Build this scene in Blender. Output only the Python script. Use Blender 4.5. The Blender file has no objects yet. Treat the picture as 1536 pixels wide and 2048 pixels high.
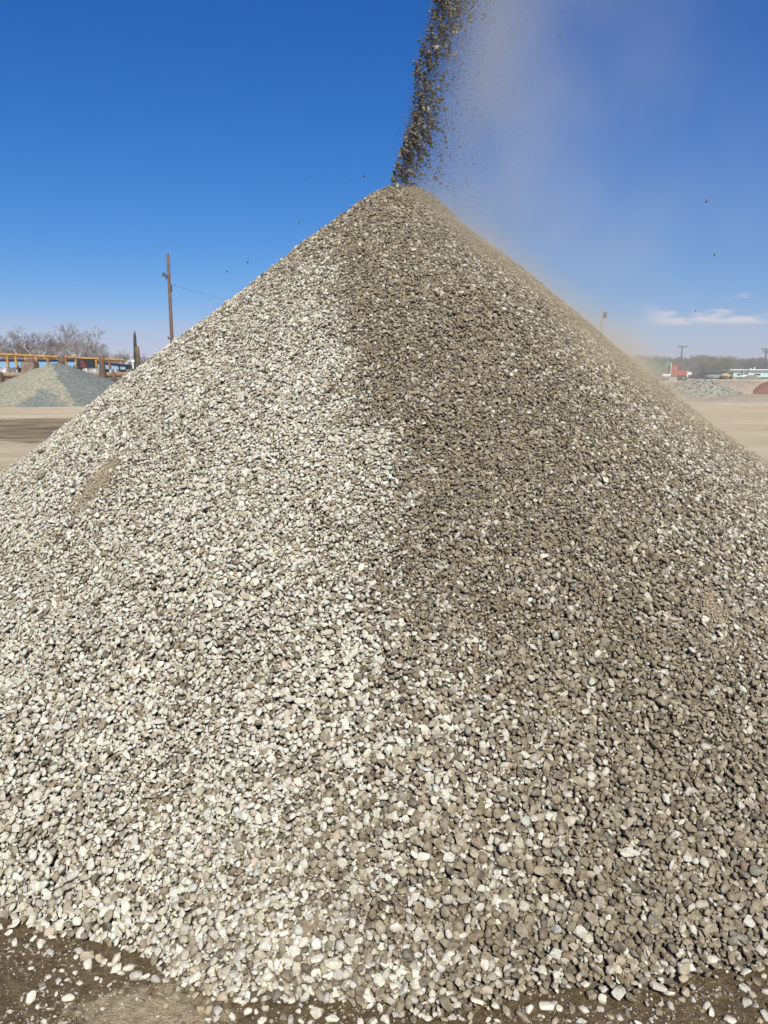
import bpy, bmesh, math, random
import numpy as np
from mathutils import Vector, noise as mnoise

# ------------------------------------------------------------------ camera, light, exposure
S = bpy.context.scene
C = S.collection
random.seed(7)
rng = np.random.default_rng(7)
R = math.radians
CAM_H = 1.6
FPX = 1539.0
HORIZON = 744.0
PITCH = math.atan((1024 - HORIZON) / FPX)

cd = bpy.data.cameras.new('camera')
cam = bpy.data.objects.new('camera', cd)
C.objects.link(cam)
cam.location = (0, 0, CAM_H)
cam.rotation_euler = (math.pi / 2 - PITCH, 0, 0)
cd.sensor_fit = 'VERTICAL'
cd.sensor_height = 24.0
cd.lens = 24.0 * FPX / 2048
cd.clip_start = 0.05
cd.clip_end = 6000
S.camera = cam

SUN_EL, SUN_AZ = R(44.5), R(8.6)          # behind the camera, a little to the right
sun_vec = Vector((math.sin(SUN_AZ) * math.cos(SUN_EL), -math.cos(SUN_AZ) * math.cos(SUN_EL), math.sin(SUN_EL)))
sl = bpy.data.lights.new('sun', 'SUN')
sl.energy = 4.9
sl.angle = R(0.5)
sl.color = (1.0, 0.965, 0.865)
so = bpy.data.objects.new('sun', sl)
C.objects.link(so)
so.rotation_euler = sun_vec.to_track_quat('Z', 'Y').to_euler()

W = bpy.data.worlds.new("World")
S.world = W
W.use_nodes = True
wt = W.node_tree
wt.nodes.clear()
wo = wt.nodes.new('ShaderNodeOutputWorld')
bg = wt.nodes.new('ShaderNodeBackground')
sky = wt.nodes.new('ShaderNodeTexSky')
sky.sky_type = 'NISHITA'
sky.sun_disc = False
sky.sun_elevation = SUN_EL
sky.sun_rotation = math.pi - SUN_AZ
sky.altitude = 300
sky.air_density = 1.0
sky.dust_density = 0.35
sky.ozone_density = 4.0
bg.inputs['Strength'].default_value = 0.086
# small cumulus low on the horizon, placed by direction in the sky
def wn(t, **kw):
    n = wt.nodes.new(t)
    for k, v in kw.items():
        setattr(n, k, v)
    return n
def wmath(op, a, b=None, c=None):
    n = wn('ShaderNodeMath', operation=op)
    for i, v in enumerate((a, b, c)):
        if v is None: continue
        if isinstance(v, (int, float)): n.inputs[i].default_value = v
        else: wt.links.new(v, n.inputs[i])
    return n.outputs[0]
tc = wn('ShaderNodeTexCoord')
sp = wn('ShaderNodeSeparateXYZ')
wt.links.new(tc.outputs['Generated'], sp.inputs[0])
az = wmath('ARCTAN2', sp.outputs['X'], sp.outputs['Y'])
el = wmath('ARCSINE', sp.outputs['Z'])
cv = wn('ShaderNodeCombineXYZ')
wt.links.new(wmath('MULTIPLY', az, 17.0), cv.inputs[0])
wt.links.new(wmath('MULTIPLY', el, 75.0), cv.inputs[1])
cn = wn('ShaderNodeTexNoise')
cn.inputs['Scale'].default_value = 1.0
cn.inputs['Detail'].default_value = 6
cn.inputs['Roughness'].default_value = 0.55
wt.links.new(cv.outputs[0], cn.inputs['Vector'])
def band(x, lo, lo2, hi, hi2):
    a = wn('ShaderNodeMapRange', interpolation_type='SMOOTHSTEP')
    wt.links.new(x, a.inputs[0]); a.inputs[1].default_value = lo; a.inputs[2].default_value = lo2
    b = wn('ShaderNodeMapRange', interpolation_type='SMOOTHSTEP')
    wt.links.new(x, b.inputs[0]); b.inputs[1].default_value = hi; b.inputs[2].default_value = hi2
    b.inputs[3].default_value = 1; b.inputs[4].default_value = 0
    return wmath('MULTIPLY', a.outputs[0], b.outputs[0])
# cumulus puffs: noise has to beat a threshold that rises with height above a flat base
base_el = 0.056
puff = wn('ShaderNodeMapRange', interpolation_type='SMOOTHSTEP')
hgt = wmath('MULTIPLY', wmath('SUBTRACT', el, base_el), 9.0)
wt.links.new(wmath('SUBTRACT', cn.outputs[0], hgt), puff.inputs[0])
puff.inputs[1].default_value = 0.34; puff.inputs[2].default_value = 0.54
cum = wmath('MULTIPLY', puff.outputs[0], band(el, base_el - 0.004, base_el + 0.003, 0.09, 0.11))
cum = wmath('MULTIPLY', cum, band(az, 0.30, 0.36, 0.9, 1.1))
# thin flat veil under them, all round
veil_n = wn('ShaderNodeTexNoise')
veil_n.inputs['Scale'].default_value = 0.5
veil_n.inputs['Detail'].default_value = 5
vv = wn('ShaderNodeCombineXYZ')
wt.links.new(wmath('MULTIPLY', az, 7.0), vv.inputs[0]); wt.links.new(wmath('MULTIPLY', el, 160.0), vv.inputs[1])
wt.links.new(vv.outputs[0], veil_n.inputs['Vector'])
veil = wmath('MULTIPLY', band(el, 0.012, 0.050, 0.054, 0.070), wmath('MULTIPLY', veil_n.outputs[0], 0.62))
mx1 = wn('ShaderNodeMix', data_type='RGBA')
sat = wn('ShaderNodeHueSaturation')
sat.inputs['Saturation'].default_value = 1.12   # clear dry air: deeper overhead
sat.inputs['Value'].default_value = 1.0
wt.links.new(sky.outputs[0], sat.inputs['Color'])
srgb = wn('ShaderNodeSeparateColor'); wt.links.new(sat.outputs[0], srgb.inputs[0])
crgb = wn('ShaderNodeCombineColor')
for i_, (k_, p_) in enumerate(((.182, 1.66), (.610, 1.03), (1.49, .79))):
    wt.links.new(wmath('MULTIPLY', wmath('POWER', srgb.outputs[i_], p_), k_), crgb.inputs[i_])
wt.links.new(crgb.outputs[0], mx1.inputs[6]); mx1.inputs[7].default_value = (4.9, 5.3, 6.6, 1)
wt.links.new(veil, mx1.inputs[0])
mx2 = wn('ShaderNodeMix', data_type='RGBA')
wt.links.new(mx1.outputs[2], mx2.inputs[6]); mx2.inputs[7].default_value = (7.6, 7.2, 7.9, 1)
wt.links.new(wmath('MULTIPLY', cum, 0.8), mx2.inputs[0])
wt.links.new(mx2.outputs[2], bg.inputs['Color'])
wt.links.new(bg.outputs[0], wo.inputs[0])

S.view_settings.view_transform = 'Standard'
S.view_settings.look = 'None'
S.view_settings.exposure = 0.20
S.view_settings.gamma = 1.0
S.cycles.max_bounces = 5
S.cycles.diffuse_bounces = 3
S.cycles.glossy_bounces = 2
S.cycles.volume_bounces = 1
S.cycles.volume_step_rate = 1.0
S.cycles.volume_max_steps = 96
S.cycles.use_denoising = True
S.cycles.use_adaptive_sampling = True
S.cycles.adaptive_threshold = 0.012

# ------------------------------------------------------------------ helpers
def ray(px, py):
    xc, yc = (px - 768) / FPX, (1024 - py) / FPX
    return Vector((xc, math.cos(PITCH) + yc * math.sin(PITCH), -math.sin(PITCH) + yc * math.cos(PITCH)))
def at(px, py, Y):
    """the point at depth Y that a photograph pixel looks at"""
    d = ray(px, py)
    return Vector((0, 0, CAM_H)) + d * (Y / d.y)
def gpt(px, py):
    d = ray(px, py)
    return Vector((0, 0, CAM_H)) + d * (-CAM_H / d.z)
def xat(px, Y, py=HORIZON):
    return at(px, py, Y).x
def zat(py, Y):
    return at(768, py, Y).z

def tag(o, label=None, cat=None, group=None, kind=None):
    if label: o['label'] = label
    if cat: o['category'] = cat
    if group: o['group'] = group
    if kind: o['kind'] = kind
    return o
def empty(name, loc, label=None, cat=None, group=None, rz=0):
    o = bpy.data.objects.new(name, None)
    C.objects.link(o)
    o.location = loc
    o.rotation_euler = (0, 0, rz)
    o.empty_display_size = 0.2
    return tag(o, label, cat, group)
def copy_tree(o, parent=None):
    c = o.copy(); C.objects.link(c); c.parent = parent
    for ch in list(o.children):
        copy_tree(ch, c)
    return c

class MB:
    """collects shapes into one mesh"""
    def __init__(self): self.v = []; self.f = []; self.mi = []; self.m = 0
    def add(self, vs, fs):
        n = len(self.v)
        self.v += [tuple(v) for v in vs]
        self.f += [tuple(i + n for i in f) for f in fs]
        self.mi += [self.m] * len(fs)
        return self
    def box(self, c, s, rot=0.0, taper=1.0, bev=0.0):
        bm = bmesh.new()
        bmesh.ops.create_cube(bm, size=1.0)
        for v in bm.verts:
            k = taper if v.co.z > 0 else 1
            v.co = Vector((v.co.x * s[0] * k, v.co.y * s[1] * k, v.co.z * s[2]))
        if bev > 0:
            bmesh.ops.bevel(bm, geom=bm.edges[:], offset=bev, segments=2, affect='EDGES')
        bm.verts.ensure_lookup_table()
        cr, sr = math.cos(rot), math.sin(rot)
        vs = [(c[0] + v.co.x * cr - v.co.y * sr, c[1] + v.co.x * sr + v.co.y * cr, c[2] + v.co.z) for v in bm.verts]
        fs = [[v.index for v in f.verts] for f in bm.faces]
        bm.free()
        return self.add(vs, fs)
    def tube(self, pts, rads, n=8, cap=True):
        pts = [Vector(p) for p in pts]
        vs, fs = [], []
        for i, p in enumerate(pts):
            d = (pts[min(i + 1, len(pts) - 1)] - pts[max(i - 1, 0)]).normalized()
            u = d.cross(Vector((0.3, 0.2, 1)) if abs(d.z) < 0.95 else Vector((1, 0.1, 0))).normalized()
            w = d.cross(u)
            for k in range(n):
                a = 2 * math.pi * k / n
                vs.append(p + (u * math.cos(a) + w * math.sin(a)) * rads[i])
        for i in range(len(pts) - 1):
            for k in range(n):
                a, b = i * n + k, i * n + (k + 1) % n
                fs.append((a, b, b + n, a + n))
        if cap:
            fs.append(tuple(range(n))[::-1])
            fs.append(tuple(range((len(pts) - 1) * n, len(pts) * n)))
        return self.add(vs, fs)
    def prism(self, poly, y0, y1):
        """poly in (x, z), extruded in y"""
        n = len(poly)
        vs = [(x, y0, z) for x, z in poly] + [(x, y1, z) for x, z in poly]
        fs = [tuple(range(n)), tuple(range(2 * n - 1, n - 1, -1))]
        for i in range(n):
            j = (i + 1) % n
            fs.append((i, i + n, j + n, j))
        return self.add(vs, fs)
    def build(self, name, mats, parent=None, smooth=False, loc=None):
        me = bpy.data.meshes.new(name)
        me.from_pydata(self.v, [], self.f)
        for m in (mats if isinstance(mats, (list, tuple)) else [mats]): me.materials.append(m)
        me.polygons.foreach_set('material_index', self.mi)
        if smooth: me.polygons.foreach_set('use_smooth', [True] * len(me.polygons))
        me.update()
        bm = bmesh.new(); bm.from_mesh(me); bmesh.ops.recalc_face_normals(bm, faces=bm.faces[:]); bm.to_mesh(me); bm.free()
        o = bpy.data.objects.new(name, me)
        C.objects.link(o)
        if parent: o.parent = parent
        if loc: o.location = loc
        return o

def new_mat(name):
    m = bpy.data.materials.new(name)
    m.use_nodes = True
    nt = m.node_tree
    b = nt.nodes['Principled BSDF']
    return m, nt, b
def N(nt, t, ins=None, **kw):
    n = nt.nodes.new(t)
    for k, v in kw.items(): setattr(n, k, v)
    for k, v in (ins or {}).items():
        if isinstance(v, bpy.types.NodeSocket): nt.links.new(v, n.inputs[k])
        else: n.inputs[k].default_value = v
    return n
def M(nt, op, a, b=None, c=None, clamp=False):
    n = nt.nodes.new('ShaderNodeMath'); n.operation = op; n.use_clamp = clamp
    for i, v in enumerate((a, b, c)):
        if v is None: continue
        if isinstance(v, (int, float)): n.inputs[i].default_value = v
        else: nt.links.new(v, n.inputs[i])
    return n.outputs[0]
def MR(nt, x, a, b, c=0.0, d=1.0, smooth=True):
    n = nt.nodes.new('ShaderNodeMapRange')
    if smooth: n.interpolation_type = 'SMOOTHSTEP'
    nt.links.new(x, n.inputs[0])
    for i, v in enumerate((a, b, c, d)): n.inputs[i + 1].default_value = v
    return n.outputs[0]
def MIX(nt, f, a, b, mode='MIX'):
    n = nt.nodes.new('ShaderNodeMix'); n.data_type = 'RGBA'; n.blend_type = mode
    for i, v in ((0, f), (6, a), (7, b)):
        if isinstance(v, bpy.types.NodeSocket): nt.links.new(v, n.inputs[i])
        elif i == 0: n.inputs[0].default_value = v
        else: n.inputs[i].default_value = tuple(v) + (1,) if len(v) == 3 else v
    return n.outputs[2]
def simple(name, col, rough=0.8, var=0.25, scale=3.0, metal=0.0, bump=0.0, dirt=None, coord='Object'):
    m, nt, b = new_mat(name)
    t = N(nt, 'ShaderNodeTexCoord')
    n1 = N(nt, 'ShaderNodeTexNoise', {'Vector': t.outputs[coord], 'Scale': scale, 'Detail': 6.0, 'Roughness': 0.6})
    f = MR(nt, n1.outputs[0], 0.3, 0.7)
    c2 = dirt or tuple(c * (1 - var) for c in col)
    out = MIX(nt, f, c2, tuple(min(1, c * (1 + var * 0.4)) for c in col))
    nt.links.new(out, b.inputs['Base Color'])
    b.inputs['Roughness'].default_value = rough
    b.inputs['Metallic'].default_value = metal
    b.inputs['Specular IOR Level'].default_value = 0.3
    if bump:
        bn = N(nt, 'ShaderNodeBump', {'Height': n1.outputs[0], 'Strength': bump, 'Distance': 0.05})
        nt.links.new(bn.outputs[0], b.inputs['Normal'])
    return m

# ------------------------------------------------------------------ the main pile: its surface
AX, AY, AH = 0.085, 5.50, 2.86            # apex
KS = 0.775                                 # repose
A0 = 0.17                                  # rounding of the top
def fbm(x, y, z, s, o=3):
    """vectorised value-ish noise from a few rotated sines, cheap and smooth"""
    v = 0; a = 1; t = 0
    for i in range(o):
        f = s * (2.03 ** i)
        v = v + a * (np.sin(x * f * 1.0 + 1.3 * i + np.cos(y * f * 0.83 + i)) * np.cos(y * f * 1.1 - 0.7 * i + np.sin(z * f * 0.9 + 2 * i)))
        t += a; a *= 0.55
    return v / t
def toe_r(th):
    """radius of the toe against azimuth (0 = towards the camera, + = right)"""
    return 3.712 + 0.055 * np.exp(-((th + .42) / .16) ** 2) + 0.095 * np.exp(-((th + .16) / .10) ** 2) + 0.05 * np.sin(th * 7 + 0.6) + 0.035 * np.sin(th * 17 + 2.0) + 0.02 * np.sin(th * 41 + 1) + 0.05 * np.clip(np.sin(th), -1, 1)
def pile_z(x, y):
    dx, dy = x - AX, y - AY
    r = np.sqrt(dx * dx + dy * dy)
    th = np.arctan2(dx, -dy)
    z = AH + KS * A0 - KS * np.sqrt(r * r + A0 * A0)
    # slight ridge and gully relief
    z = z + 0.035 * np.sin(th * 5 + 0.8) * np.clip(r / 2.0, 0, 1) + 0.030 * fbm(x, y, 0 * x, 2.3) * np.clip(r, 0, 1) + 0.010 * fbm(x + 3, y, 0 * x, 7.0) * np.clip(r * 2, 0, 1)
    z = z + 0.010 * np.exp(-((r - 2.6) / .8) ** 2)
    z = z - 0.095 * np.clip(np.sin(th), 0, 1) ** 2 * np.exp(-((r - 1.8) / 1.05) ** 2)
    z = z - 0.05 * np.clip(-np.sin(th), 0, 1) ** 2 * np.exp(-((r - 1.7) / 1.1) ** 2)
    # a small flat shoulder to the right of the tip, where the stream lands
    z = z + 0.05 * np.exp(-((x - 0.30) ** 2 + (y - AY) ** 2) / 0.03)
    # straighten so that the toe lands on toe_r
    tr = toe_r(th)
    z = z + (r / tr) ** 8 * (KS * tr - AH - KS * A0)
    # toe flares out softly
    w = 0.06
    return w * np.logaddexp(0, z / w) - 0.035
def pile_n(x, y):
    e = 0.02
    gx = (pile_z(x + e, y) - pile_z(x - e, y)) / (2 * e)
    gy = (pile_z(x, y + e) - pile_z(x, y - e)) / (2 * e)
    n = np.stack([-gx, -gy, np.ones_like(gx)], -1)
    return n / np.linalg.norm(n, axis=-1, keepdims=True)

# ------------------------------------------------------------------ materials
def stone_mat(name, objcol=False):
    m, nt, b = new_mat(name)
    if objcol:
        oi = N(nt, 'ShaderNodeObjectInfo'); col = oi.outputs['Color']
        tcn = N(nt, 'ShaderNodeTexCoord'); vec = tcn.outputs['Object']
    else:
        at_ = N(nt, 'ShaderNodeAttribute'); at_.attribute_name = 'Col'; col = at_.outputs['Color']
        g = N(nt, 'ShaderNodeNewGeometry'); vec = g.outputs['Position']
    k = 0.022 if objcol else 1.0
    n1 = N(nt, 'ShaderNodeTexNoise', {'Vector': vec, 'Scale': 60.0 * k, 'Detail': 4.0, 'Roughness': 0.6})
    n2 = N(nt, 'ShaderNodeTexNoise', {'Vector': vec, 'Scale': 230.0 * k, 'Detail': 3.0, 'Roughness': 0.7})
    c1 = MIX(nt, MR(nt, n1.outputs[0], 0.35, 0.7), MIX(nt, 1.0, col, (0.82, 0.80, 0.76), 'MULTIPLY'), MIX(nt, 0.22, col, (0.70, 0.65, 0.55)))
    c2 = MIX(nt, MR(nt, n2.outputs[0], 0.40, 0.68, 0.0, 0.6), c1, MIX(nt, 1.0, c1, (0.55, 0.50, 0.43), 'MULTIPLY'))
    nt.links.new(c2, b.inputs['Base Color'])
    b.inputs['Roughness'].default_value = 0.85
    b.inputs['Specular IOR Level'].default_value = 0.25
    bn = N(nt, 'ShaderNodeBump', {'Height': M(nt, 'ADD', n1.outputs[0], M(nt, 'MULTIPLY', n2.outputs[0], 0.5)), 'Strength': 0.5, 'Distance': 0.006})
    nt.links.new(bn.outputs[0], b.inputs['Normal'])
    return m
m_stone = stone_mat('stone')
m_stone_obj = stone_mat('stone_single', True)
m_fines = simple('pile_core_earth', (0.13, 0.105, 0.075), 0.95, 0.35, 9.0, bump=0.6)

# ------------------------------------------------------------------ stones: prototypes and fast merging
def proto(seed, npts, lod):
    r = random.Random(seed)
    ax = (1.0, r.uniform(0.72, 0.95), r.uniform(0.40, 0.68))
    bm = bmesh.new()
    pts = []
    tries = 0
    while len(pts) < npts and tries < 2000:
        tries += 1
        v = Vector((r.gauss(0, 1), r.gauss(0, 1), r.gauss(0, 1))).normalized()
        if all((v - p).length > (0.55 if npts > 10 else 0.75) for p in pts): pts.append(v)
    for v in pts:
        k = r.uniform(0.88, 1.1)
        bm.verts.new(Vector((v.x * ax[0], v.y * ax[1], v.z * ax[2])) * k)
    res = bmesh.ops.convex_hull(bm, input=bm.verts[:])
    junk = [g for g in res['geom_interior'] if isinstance(g, bmesh.types.BMVert)]
    if junk: bmesh.ops.delete(bm, geom=junk, context='VERTS')
    if lod:
        bmesh.ops.subdivide_edges(bm, edges=bm.edges[:], cuts=1, use_grid_fill=True)
        bmesh.ops.triangulate(bm, faces=bm.faces[:])
        bmesh.ops.smooth_vert(bm, verts=bm.verts[:], factor=0.12 + 0.22 * r.random(), use_axis_x=True, use_axis_y=True, use_axis_z=True)
        s = 1.07
        for v in bm.verts:
            v.co *= s * (1 + 0.10 * mnoise.noise(v.co * 2.3 + Vector((seed, 0, 0))))
    bmesh.ops.recalc_face_normals(bm, faces=bm.faces[:])
    bm.verts.ensure_lookup_table()
    V = np.array([v.co[:] for v in bm.verts], dtype=np.float32)
    V -= V.mean(0)
    F = np.array([[v.index for v in f.verts] for f in bm.faces], dtype=np.int32)
    bm.free()
    return V, F
P_NEAR = [proto(100 + i, 9 + i % 5, True) for i in range(36)]
P_FAR = [proto(300 + i, 11, False) for i in range(30)]
P_SHARP = [proto(700 + i, 14, False) for i in range(30)]
P_TINY = [proto(500 + i, 7, False) for i in range(16)]

def rotmats(n, tilt, nrm=None):
    """random rotations: spin about z, tilt by up to tilt (rad, gaussian), then z taken to nrm"""
    a = rng.uniform(0, 2 * np.pi, n)
    ca, sa = np.cos(a), np.sin(a)
    Z = np.zeros(n); O = np.ones(n)
    Rz = np.stack([ca, -sa, Z, sa, ca, Z, Z, Z, O], -1).reshape(n, 3, 3)
    t = rng.normal(0, tilt, n); ct, st = np.cos(t), np.sin(t)
    Rx = np.stack([O, Z, Z, Z, ct, -st, Z, st, ct], -1).reshape(n, 3, 3)
    b = rng.uniform(0, 2 * np.pi, n); cb, sb = np.cos(b), np.sin(b)
    Rb = np.stack([cb, -sb, Z, sb, cb, Z, Z, Z, O], -1).reshape(n, 3, 3)
    Q = Rb @ Rx @ Rz
    if nrm is not None:
        up = nrm
        ref = np.tile([[1.0, 0.0, 0.0]], (n, 1))
        u = np.cross(ref, up); u /= np.linalg.norm(u, axis=1, keepdims=True)
        w = np.cross(up, u)
        B = np.stack([w, u, up], -1)
        Q = B @ Q
    return Q

def merge(groups):
    """groups: list of (protos, pos, rot, scl(n,3 or n), col, smooth) -> mesh arrays"""
    VV, FF, CC, SM = [], [], [], []
    off = 0
    for protos, pos, rot, scl, col, smooth in groups:
        n = len(pos)
        if n == 0: continue
        pick = rng.integers(0, len(protos), n)
        for k, (V, F) in enumerate(protos):
            ii = np.nonzero(pick == k)[0]
            if len(ii) == 0: continue
            s = scl[ii]
            if s.ndim == 1: s = np.repeat(s[:, None], 3, 1)
            v = V[None] * s[:, None, :]
            v = np.einsum('nij,nvj->nvi', rot[ii], v) + pos[ii][:, None, :]
            m = len(ii); nv = len(V)
            VV.append(v.reshape(-1, 3).astype(np.float32))
            FF.append((F[None] + (np.arange(m) * nv)[:, None, None] + off).reshape(-1, 3))
            CC.append(np.repeat(col[ii], nv, 0))
            SM.append(np.full(m * len(F), smooth))
            off += m * nv
    return np.concatenate(VV), np.concatenate(FF), np.concatenate(CC), np.concatenate(SM)
def tri_mesh(name, V, F, Cc=None, SM=None, mats=(), mi=None):
    me = bpy.data.meshes.new(name)
    me.vertices.add(len(V)); me.vertices.foreach_set('co', V.astype(np.float32).ravel())
    me.loops.add(F.size); me.loops.foreach_set('vertex_index', F.astype(np.int32).ravel())
    me.polygons.add(len(F))
    me.polygons.foreach_set('loop_start', np.arange(0, F.size, 3, dtype=np.int32))
    if SM is not None: me.polygons.foreach_set('use_smooth', SM.astype(bool))
    for m in mats: me.materials.append(m)
    if mi is not None: me.polygons.foreach_set('material_index', mi.astype(np.int32))
    me.update(calc_edges=True)
    if Cc is not None:
        ca = me.color_attributes.new('Col', 'FLOAT_COLOR', 'POINT')
        c4 = np.ones((len(V), 4), np.float32); c4[:, :3] = Cc
        ca.data.foreach_set('color', c4.ravel())
    return me

# palettes (linear albedo)
DRY = np.array([[.76, .70, .59], [.66, .605, .505], [.58, .52, .42], [.48, .42, .325], [.70, .655, .565], [.41, .35, .26], [.33, .27, .195], [.58, .56, .51], [.56, .45, .34], [.26, .21, .15]])
DRY_P = np.array([.19, .20, .18, .13, .13, .06, .025, .05, .025, .01])
DAMP = np.array([[.255, .200, .128], [.21, .160, .100], [.17, .130, .080], [.29, .232, .155], [.37, .305, .215], [.12, .092, .060], [.54, .48, .37], [.22, .19, .145], [.25, .165, .105], [.09, .072, .052]])
DAMP_P = np.array([.21, .17, .10, .19, .12, .04, .06, .06, .03, .01])
def colours(n, damp):
    a = DRY[rng.choice(len(DRY), n, p=DRY_P / DRY_P.sum())]
    b = DAMP[rng.choice(len(DAMP), n, p=DAMP_P / DAMP_P.sum())]
    pick = rng.uniform(0, 1, n) < damp
    c = np.where(pick[:, None], b, a * (1 - .17 * np.clip(damp * 1.4 - .3, 0, 1))[:, None])
    c = c * rng.normal(1, 0.07, (n, 1)) * rng.normal(1, 0.014, (n, 3)) * np.array([.985, 1.012, 1.0])
    return np.clip(c, 0.03, 0.75)

def damp_at(th, r, x, y, z):
    """share of fresh, browner stones: the newly fed side of the pile, right of a wandering line down from the tip"""
    f = r / 3.7
    edge = np.interp(f, [0, .12, .25, .44, .6, .7, .83, 1.0], [-1.3, -.75, -.36, -.17, -.03, -.01, .0, .0])
    edge = edge + 0.025 * np.sin(f * 23) + 0.050 * fbm(x, y, z, 5.0) + 0.05 * fbm(x, y + 3, z, 15.0)
    w = np.interp(f, [0, .55, .8, 1], [0.05, 0.07, 0.11, 0.20])
    d = 1 / (1 + np.exp(-(th - edge) / w * 2.2))
    hi = np.interp(f, [0, .5, .75, 1], [0.95, 0.95, 0.94, 0.88])
    lo = np.interp(f, [0, .18, .3, .5, .8, 1], [0.85, 0.66, 0.34, 0.10, 0.12, 0.15])
    hi = hi - .30 * np.clip((th - .25) / .45, 0, 1) * np.clip((f - .15) / .3, 0, 1)
    hi = hi - .22 * np.clip((th - .30) / .25, 0, 1) * np.clip((f - .62) / .2, 0, 1) - .35 * np.exp(-((th - 1.0) / .14) ** 2 - ((f - .80) / .12) ** 2)
    blot = 0.13 * fbm(x, y, z, 3.1) + 0.08 * fbm(x + 9, y, z, 8.0)
    return np.clip(lo + (hi - lo) * d + blot, 0, 1)
def patches(x, y, z, th):
    """sandy spots where fines show between the stones: 1 inside"""
    out = np.zeros_like(x)
    for (px, py, sx, sy, rot) in PATCH:
        q = np.array(px_on_pile(px, py))
        dx, dz = x - q[0], (z - q[2])
        c, s = math.cos(rot), math.sin(rot)
        u = (dx * c + dz * s) / sx; v = (-dx * s + dz * c) / sy
        near = np.abs(y - q[1]) < 1.2
        d = np.sqrt(u * u + v * v) + 0.35 * fbm(x, y, z, 14.0)
        out = np.maximum(out, near * np.clip(1.6 - d, 0, 1))
    return out
def px_on_pile(px, py):
    d = ray(px, py)
    t = 1.2
    while t < 9:
        p = Vector((0, 0, CAM_H)) + d * t
        if p.z < float(pile_z(np.float64(p.x), np.float64(p.y))): break
        t += 0.01
    return p[:]
PATCH = [(200, 962, .115, .036, .98), (1428, 1218, .05, .03, -.6)]
def flank_at(th, f):
    return np.clip((th - np.interp(f, [0, .12, .3, .6, 1], [-.1, .45, .72, .95, 1.15])) / .22, 0, 1) * np.clip((1.12 - f) * 1.5, 0, 1)
def size_at(x, y, z, r, th):
    f = np.clip(r / 3.7, 0, 1)
    s = np.interp(f, [0, .15, .4, .65, .82, .93, 1.0], [.0063, .0067, .0070, .0071, .0075, .0081, .0089])
    s = s * (1 + 0.16 * fbm(x, y, z, 2.7) + 0.10 * fbm(x + 4, y, z, 7.0))
    flank = flank_at(th, f)
    return s * (1 - 0.50 * flank)

# ------------------------------------------------------------------ packing on the unrolled cone
COSA = 1 / math.sqrt(1 + KS * KS)
SL = 3.95 / COSA                      # slant length
TH_MAX = 1.95
def pack(seed, dens_mult=1.0, shrink=1.0):
    r_ = np.random.default_rng(seed)
    PSI = TH_MAX * COSA
    area = PSI * SL * SL
    n_try = int(area / (0.0074 ** 2 * 2.2) * 2.7 * dens_mult)
    s = SL * np.sqrt(r_.uniform(0, 1, n_try)); psi = r_.uniform(-PSI, PSI, n_try)
    # more tries near the tip, where stones are smaller
    s2 = 1.6 * np.sqrt(r_.uniform(0, 1, n_try // 3)); psi2 = r_.uniform(-PSI, PSI, n_try // 3)
    s = np.concatenate([s, s2]); psi = np.concatenate([psi, psi2])
    th = psi / COSA; rr = s * COSA
    x = AX + rr * np.sin(th); y = AY - rr * np.cos(th); z = pile_z(x, y)
    base = size_at(x, y, z, rr, th)
    mult = np.clip(np.exp(r_.normal(-0.10, 0.34, len(s))), 0.42, 2.1)
    rad = base * mult * shrink
    keep = (z > 0.004) & (r_.uniform(0, 1, len(s)) < np.clip(.30 + (toe_r(th) - rr) / .11, 0, 1))
    order = np.argsort(-(rad * r_.uniform(0.85, 1.15, len(rad))))
    order = order[keep[order]]
    U = s * np.cos(psi); V = s * np.sin(psi)
    cell = 0.032
    grid = {}
    acc = []
    Ul, Vl, Rl = U.tolist(), V.tolist(), rad.tolist()
    for i in order.tolist():
        u, v, q = Ul[i], Vl[i], Rl[i]
        cu, cvv = int(u / cell), int(v / cell + 1000)
        ok = True
        q2 = q * 0.68
        for a in (cu - 1, cu, cu + 1):
            for b in (cvv - 1, cvv, cvv + 1):
                g = grid.get((a, b))
                if g:
                    for (uu, vv2, qq) in g:
                        d = q2 + qq
                        if (uu - u) ** 2 + (vv2 - v) ** 2 < d * d:
                            ok = False; break
                    if not ok: break
            if not ok: break
        if ok:
            grid.setdefault((cu, cvv), []).append((u, v, q2))
            acc.append(i)
    acc = np.array(acc)
    return x[acc], y[acc], z[acc], rad[acc], th[acc], rr[acc]

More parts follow.
